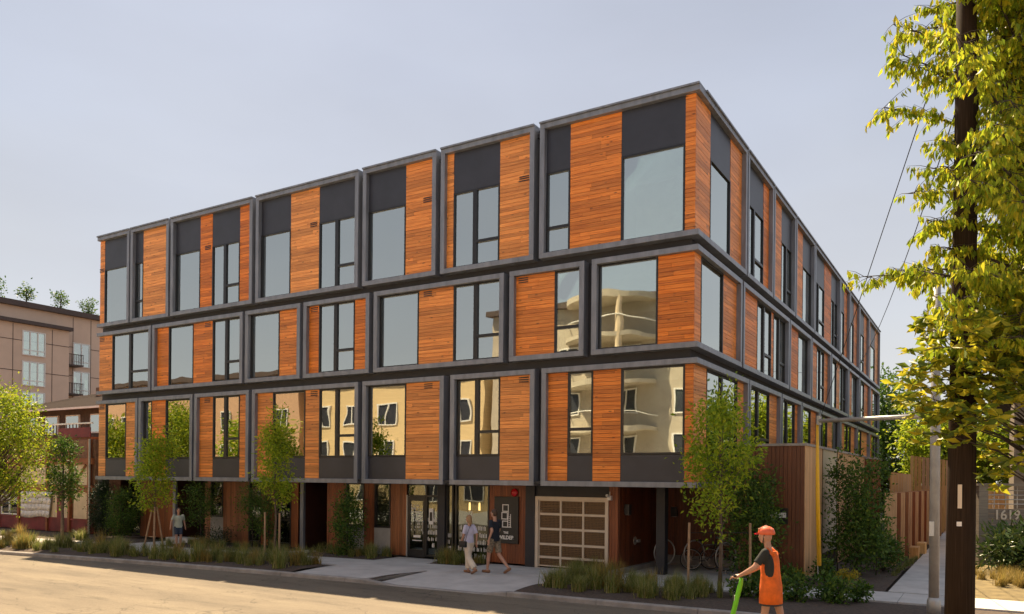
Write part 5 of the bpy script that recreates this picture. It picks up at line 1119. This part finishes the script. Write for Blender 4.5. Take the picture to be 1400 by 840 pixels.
# scooter rider
RL = Vector((3.78, -7.7, -.12))
ride = dict(lean=(.05, 0, 0), knL=(.07, .08, .5), anL=(.02, .07, .1), ftL=(1, 0, 0), knR=(-.12, -.08, .5), anR=(-.2, -.06, .1), ftR=(1, 0, 0), elL=(.17, .27, 1.2), wrL=(.4, .2, 1.06), hdL=(.8, 0, -.25), elR=(.17, -.27, 1.2), wrR=(.4, -.2, 1.06), hdR=(.8, 0, -.25))
rp_, hd_, J_ = person('scooter rider in orange vest, black tee and orange red helmet', RL + Vector((0, 0, .2)), R(178), 1.1, ride, dict(top=blk, bottom=blk, legs=.3, sleeve=.75, hem=.9, shoe=blk, hair=None), vox=.010, group='scooter rider')
k = MB()
k.tube([(.03, 0, 1.43), (.03, 0, 1.3), (.01, 0, 1.1), (0, 0, .9), (0, 0, .66)], [.13, .165, .165, .192, .2], 18); k.xf(lambda p: (p[0] * .84, p[1] * 1.12, p[2])); k.build('vest', orangeV, rp_, True)
MB().tube([(0, 0, .66), (0, 0, .635)], [.202, .203], 18).xf(lambda p: (p[0] * .84, p[1] * 1.12, p[2])).build('hem_band', 'black', rp_)
for s in (-1, 1): MB().tube([(.1, s * .1, 1.36), (.03, s * .1, 1.47), (-.08, s * .1, 1.38)], .022, 8).build('vest_strap', orangeV, rp_, True); MB().ball((-.01, s * .15, 1.2), (.075, .05, .2), 12, 10).build('side_panel', blk, rp_, True)
hb = MB(); hb.ball(hd_ + Vector((-.01, 0, .045)), (.128, .1, .105), 16, 10); hb.xf(lambda p: (p[0], p[1], max(p[2], hd_.z + .022))); helm = hb.build('helmet', plain('helmet_orange', (.7, .13, .05), .35), rp_, True)
MB().tube([hd_ + Vector((.115, -.07, .03)), hd_ + Vector((.16, 0, .02)), hd_ + Vector((.115, .07, .03))], .014, 6).build('visor', 'red', helm)
for s in (-.045, 0, .045): MB().tube([hd_ + Vector((.1, s, .1)), hd_ + Vector((0, s, .152 - abs(s) * .4)), hd_ + Vector((-.1, s, .1))], .012, 6).build('helmet_rib', plain('helmet_peach', (.75, .4, .28), .4), helm)
MB().tube([hd_ + Vector((0, .085, .03)), hd_ + Vector((.03, .05, -.11)), hd_ + Vector((.03, -.05, -.11)), hd_ + Vector((0, -.085, .03))], .007, 5).build('chin_strap', 'black', helm)
sco = empty('kick_scooter', RL, 'lime green electric kick scooter under the rider', 'scooter', rz=R(178))
MT['lime'] = plain('lime_green', (.16, .6, .02), .35, 0, .05); sx = 1.12
MB().tube([(.74, 0, .2), (.5, 0, 1.2), (.485, 0, 1.3)], [.045, .04, .03], 12).build('stem', 'lime', sco, True)
MB().tube([(.5, -.3, 1.36), (.485, -.1, 1.33), (.485, .1, 1.33), (.5, .3, 1.36)], .017, 10).build('handlebar', 'black', sco, True)
MB().box(-.45, .55, -.1, .1, .13, .2).build('deck', 'black', sco, bevel=.02); MB().box(-.42, .5, -.085, .085, .201, .206).build('grip_mat', 'tyre', sco)
MB().tube([(.52, 0, .17), (.66, 0, .24), (.74, 0, .3)], .04, 8).build('neck', 'lime', sco, True)
for s in (.78, -.55):
    wo_ = MB().torus((s, 0, .13), .1, .032, 'y', 24, 8).build('wheel', 'tyre', sco, True); MB().tube([(s, -.03, .13), (s, .03, .13)], .06, 12).build('hub', 'steel', wo_)
MB().tube([(-.68, 0, .2), (-.6, 0, .29), (-.48, 0, .27), (-.42, 0, .2)], .02, 6).build('mudguard', 'lime', sco)
MB().tube([(.53, -.02, 1.3), (.58, -.02, 1.3)], .03, 10).build('headlight', 'white', sco)
MB().tube([(.5, -.12, 1.335), (.58, -.13, 1.25), (.62, -.04, 1.0), (.66, 0, .6)], .006, 5).tube([(.5, .12, 1.335), (.58, .13, 1.25), (.62, .04, 1.0), (.66, 0, .6)], .006, 5).build('brake_cable', 'black', sco)
for s_ in (-1, 1):
    MB().tube([(.5, s_ * .2, 1.345), (.505, s_ * .33, 1.365)], .022, 10).build('grip', 'tyre', sco, True); MB().tube([(.5, s_ * .14, 1.335), (.57, s_ * .18, 1.33), (.58, s_ * .28, 1.345)], .007, 5).build('brake_lever', 'steel', sco)
MB().box(.46, .53, -.04, .04, 1.345, 1.365).build('display', 'black', sco); MB().box(.592, .60, -.03, .03, .85, 1.0).build('number_plate', 'white', sco)
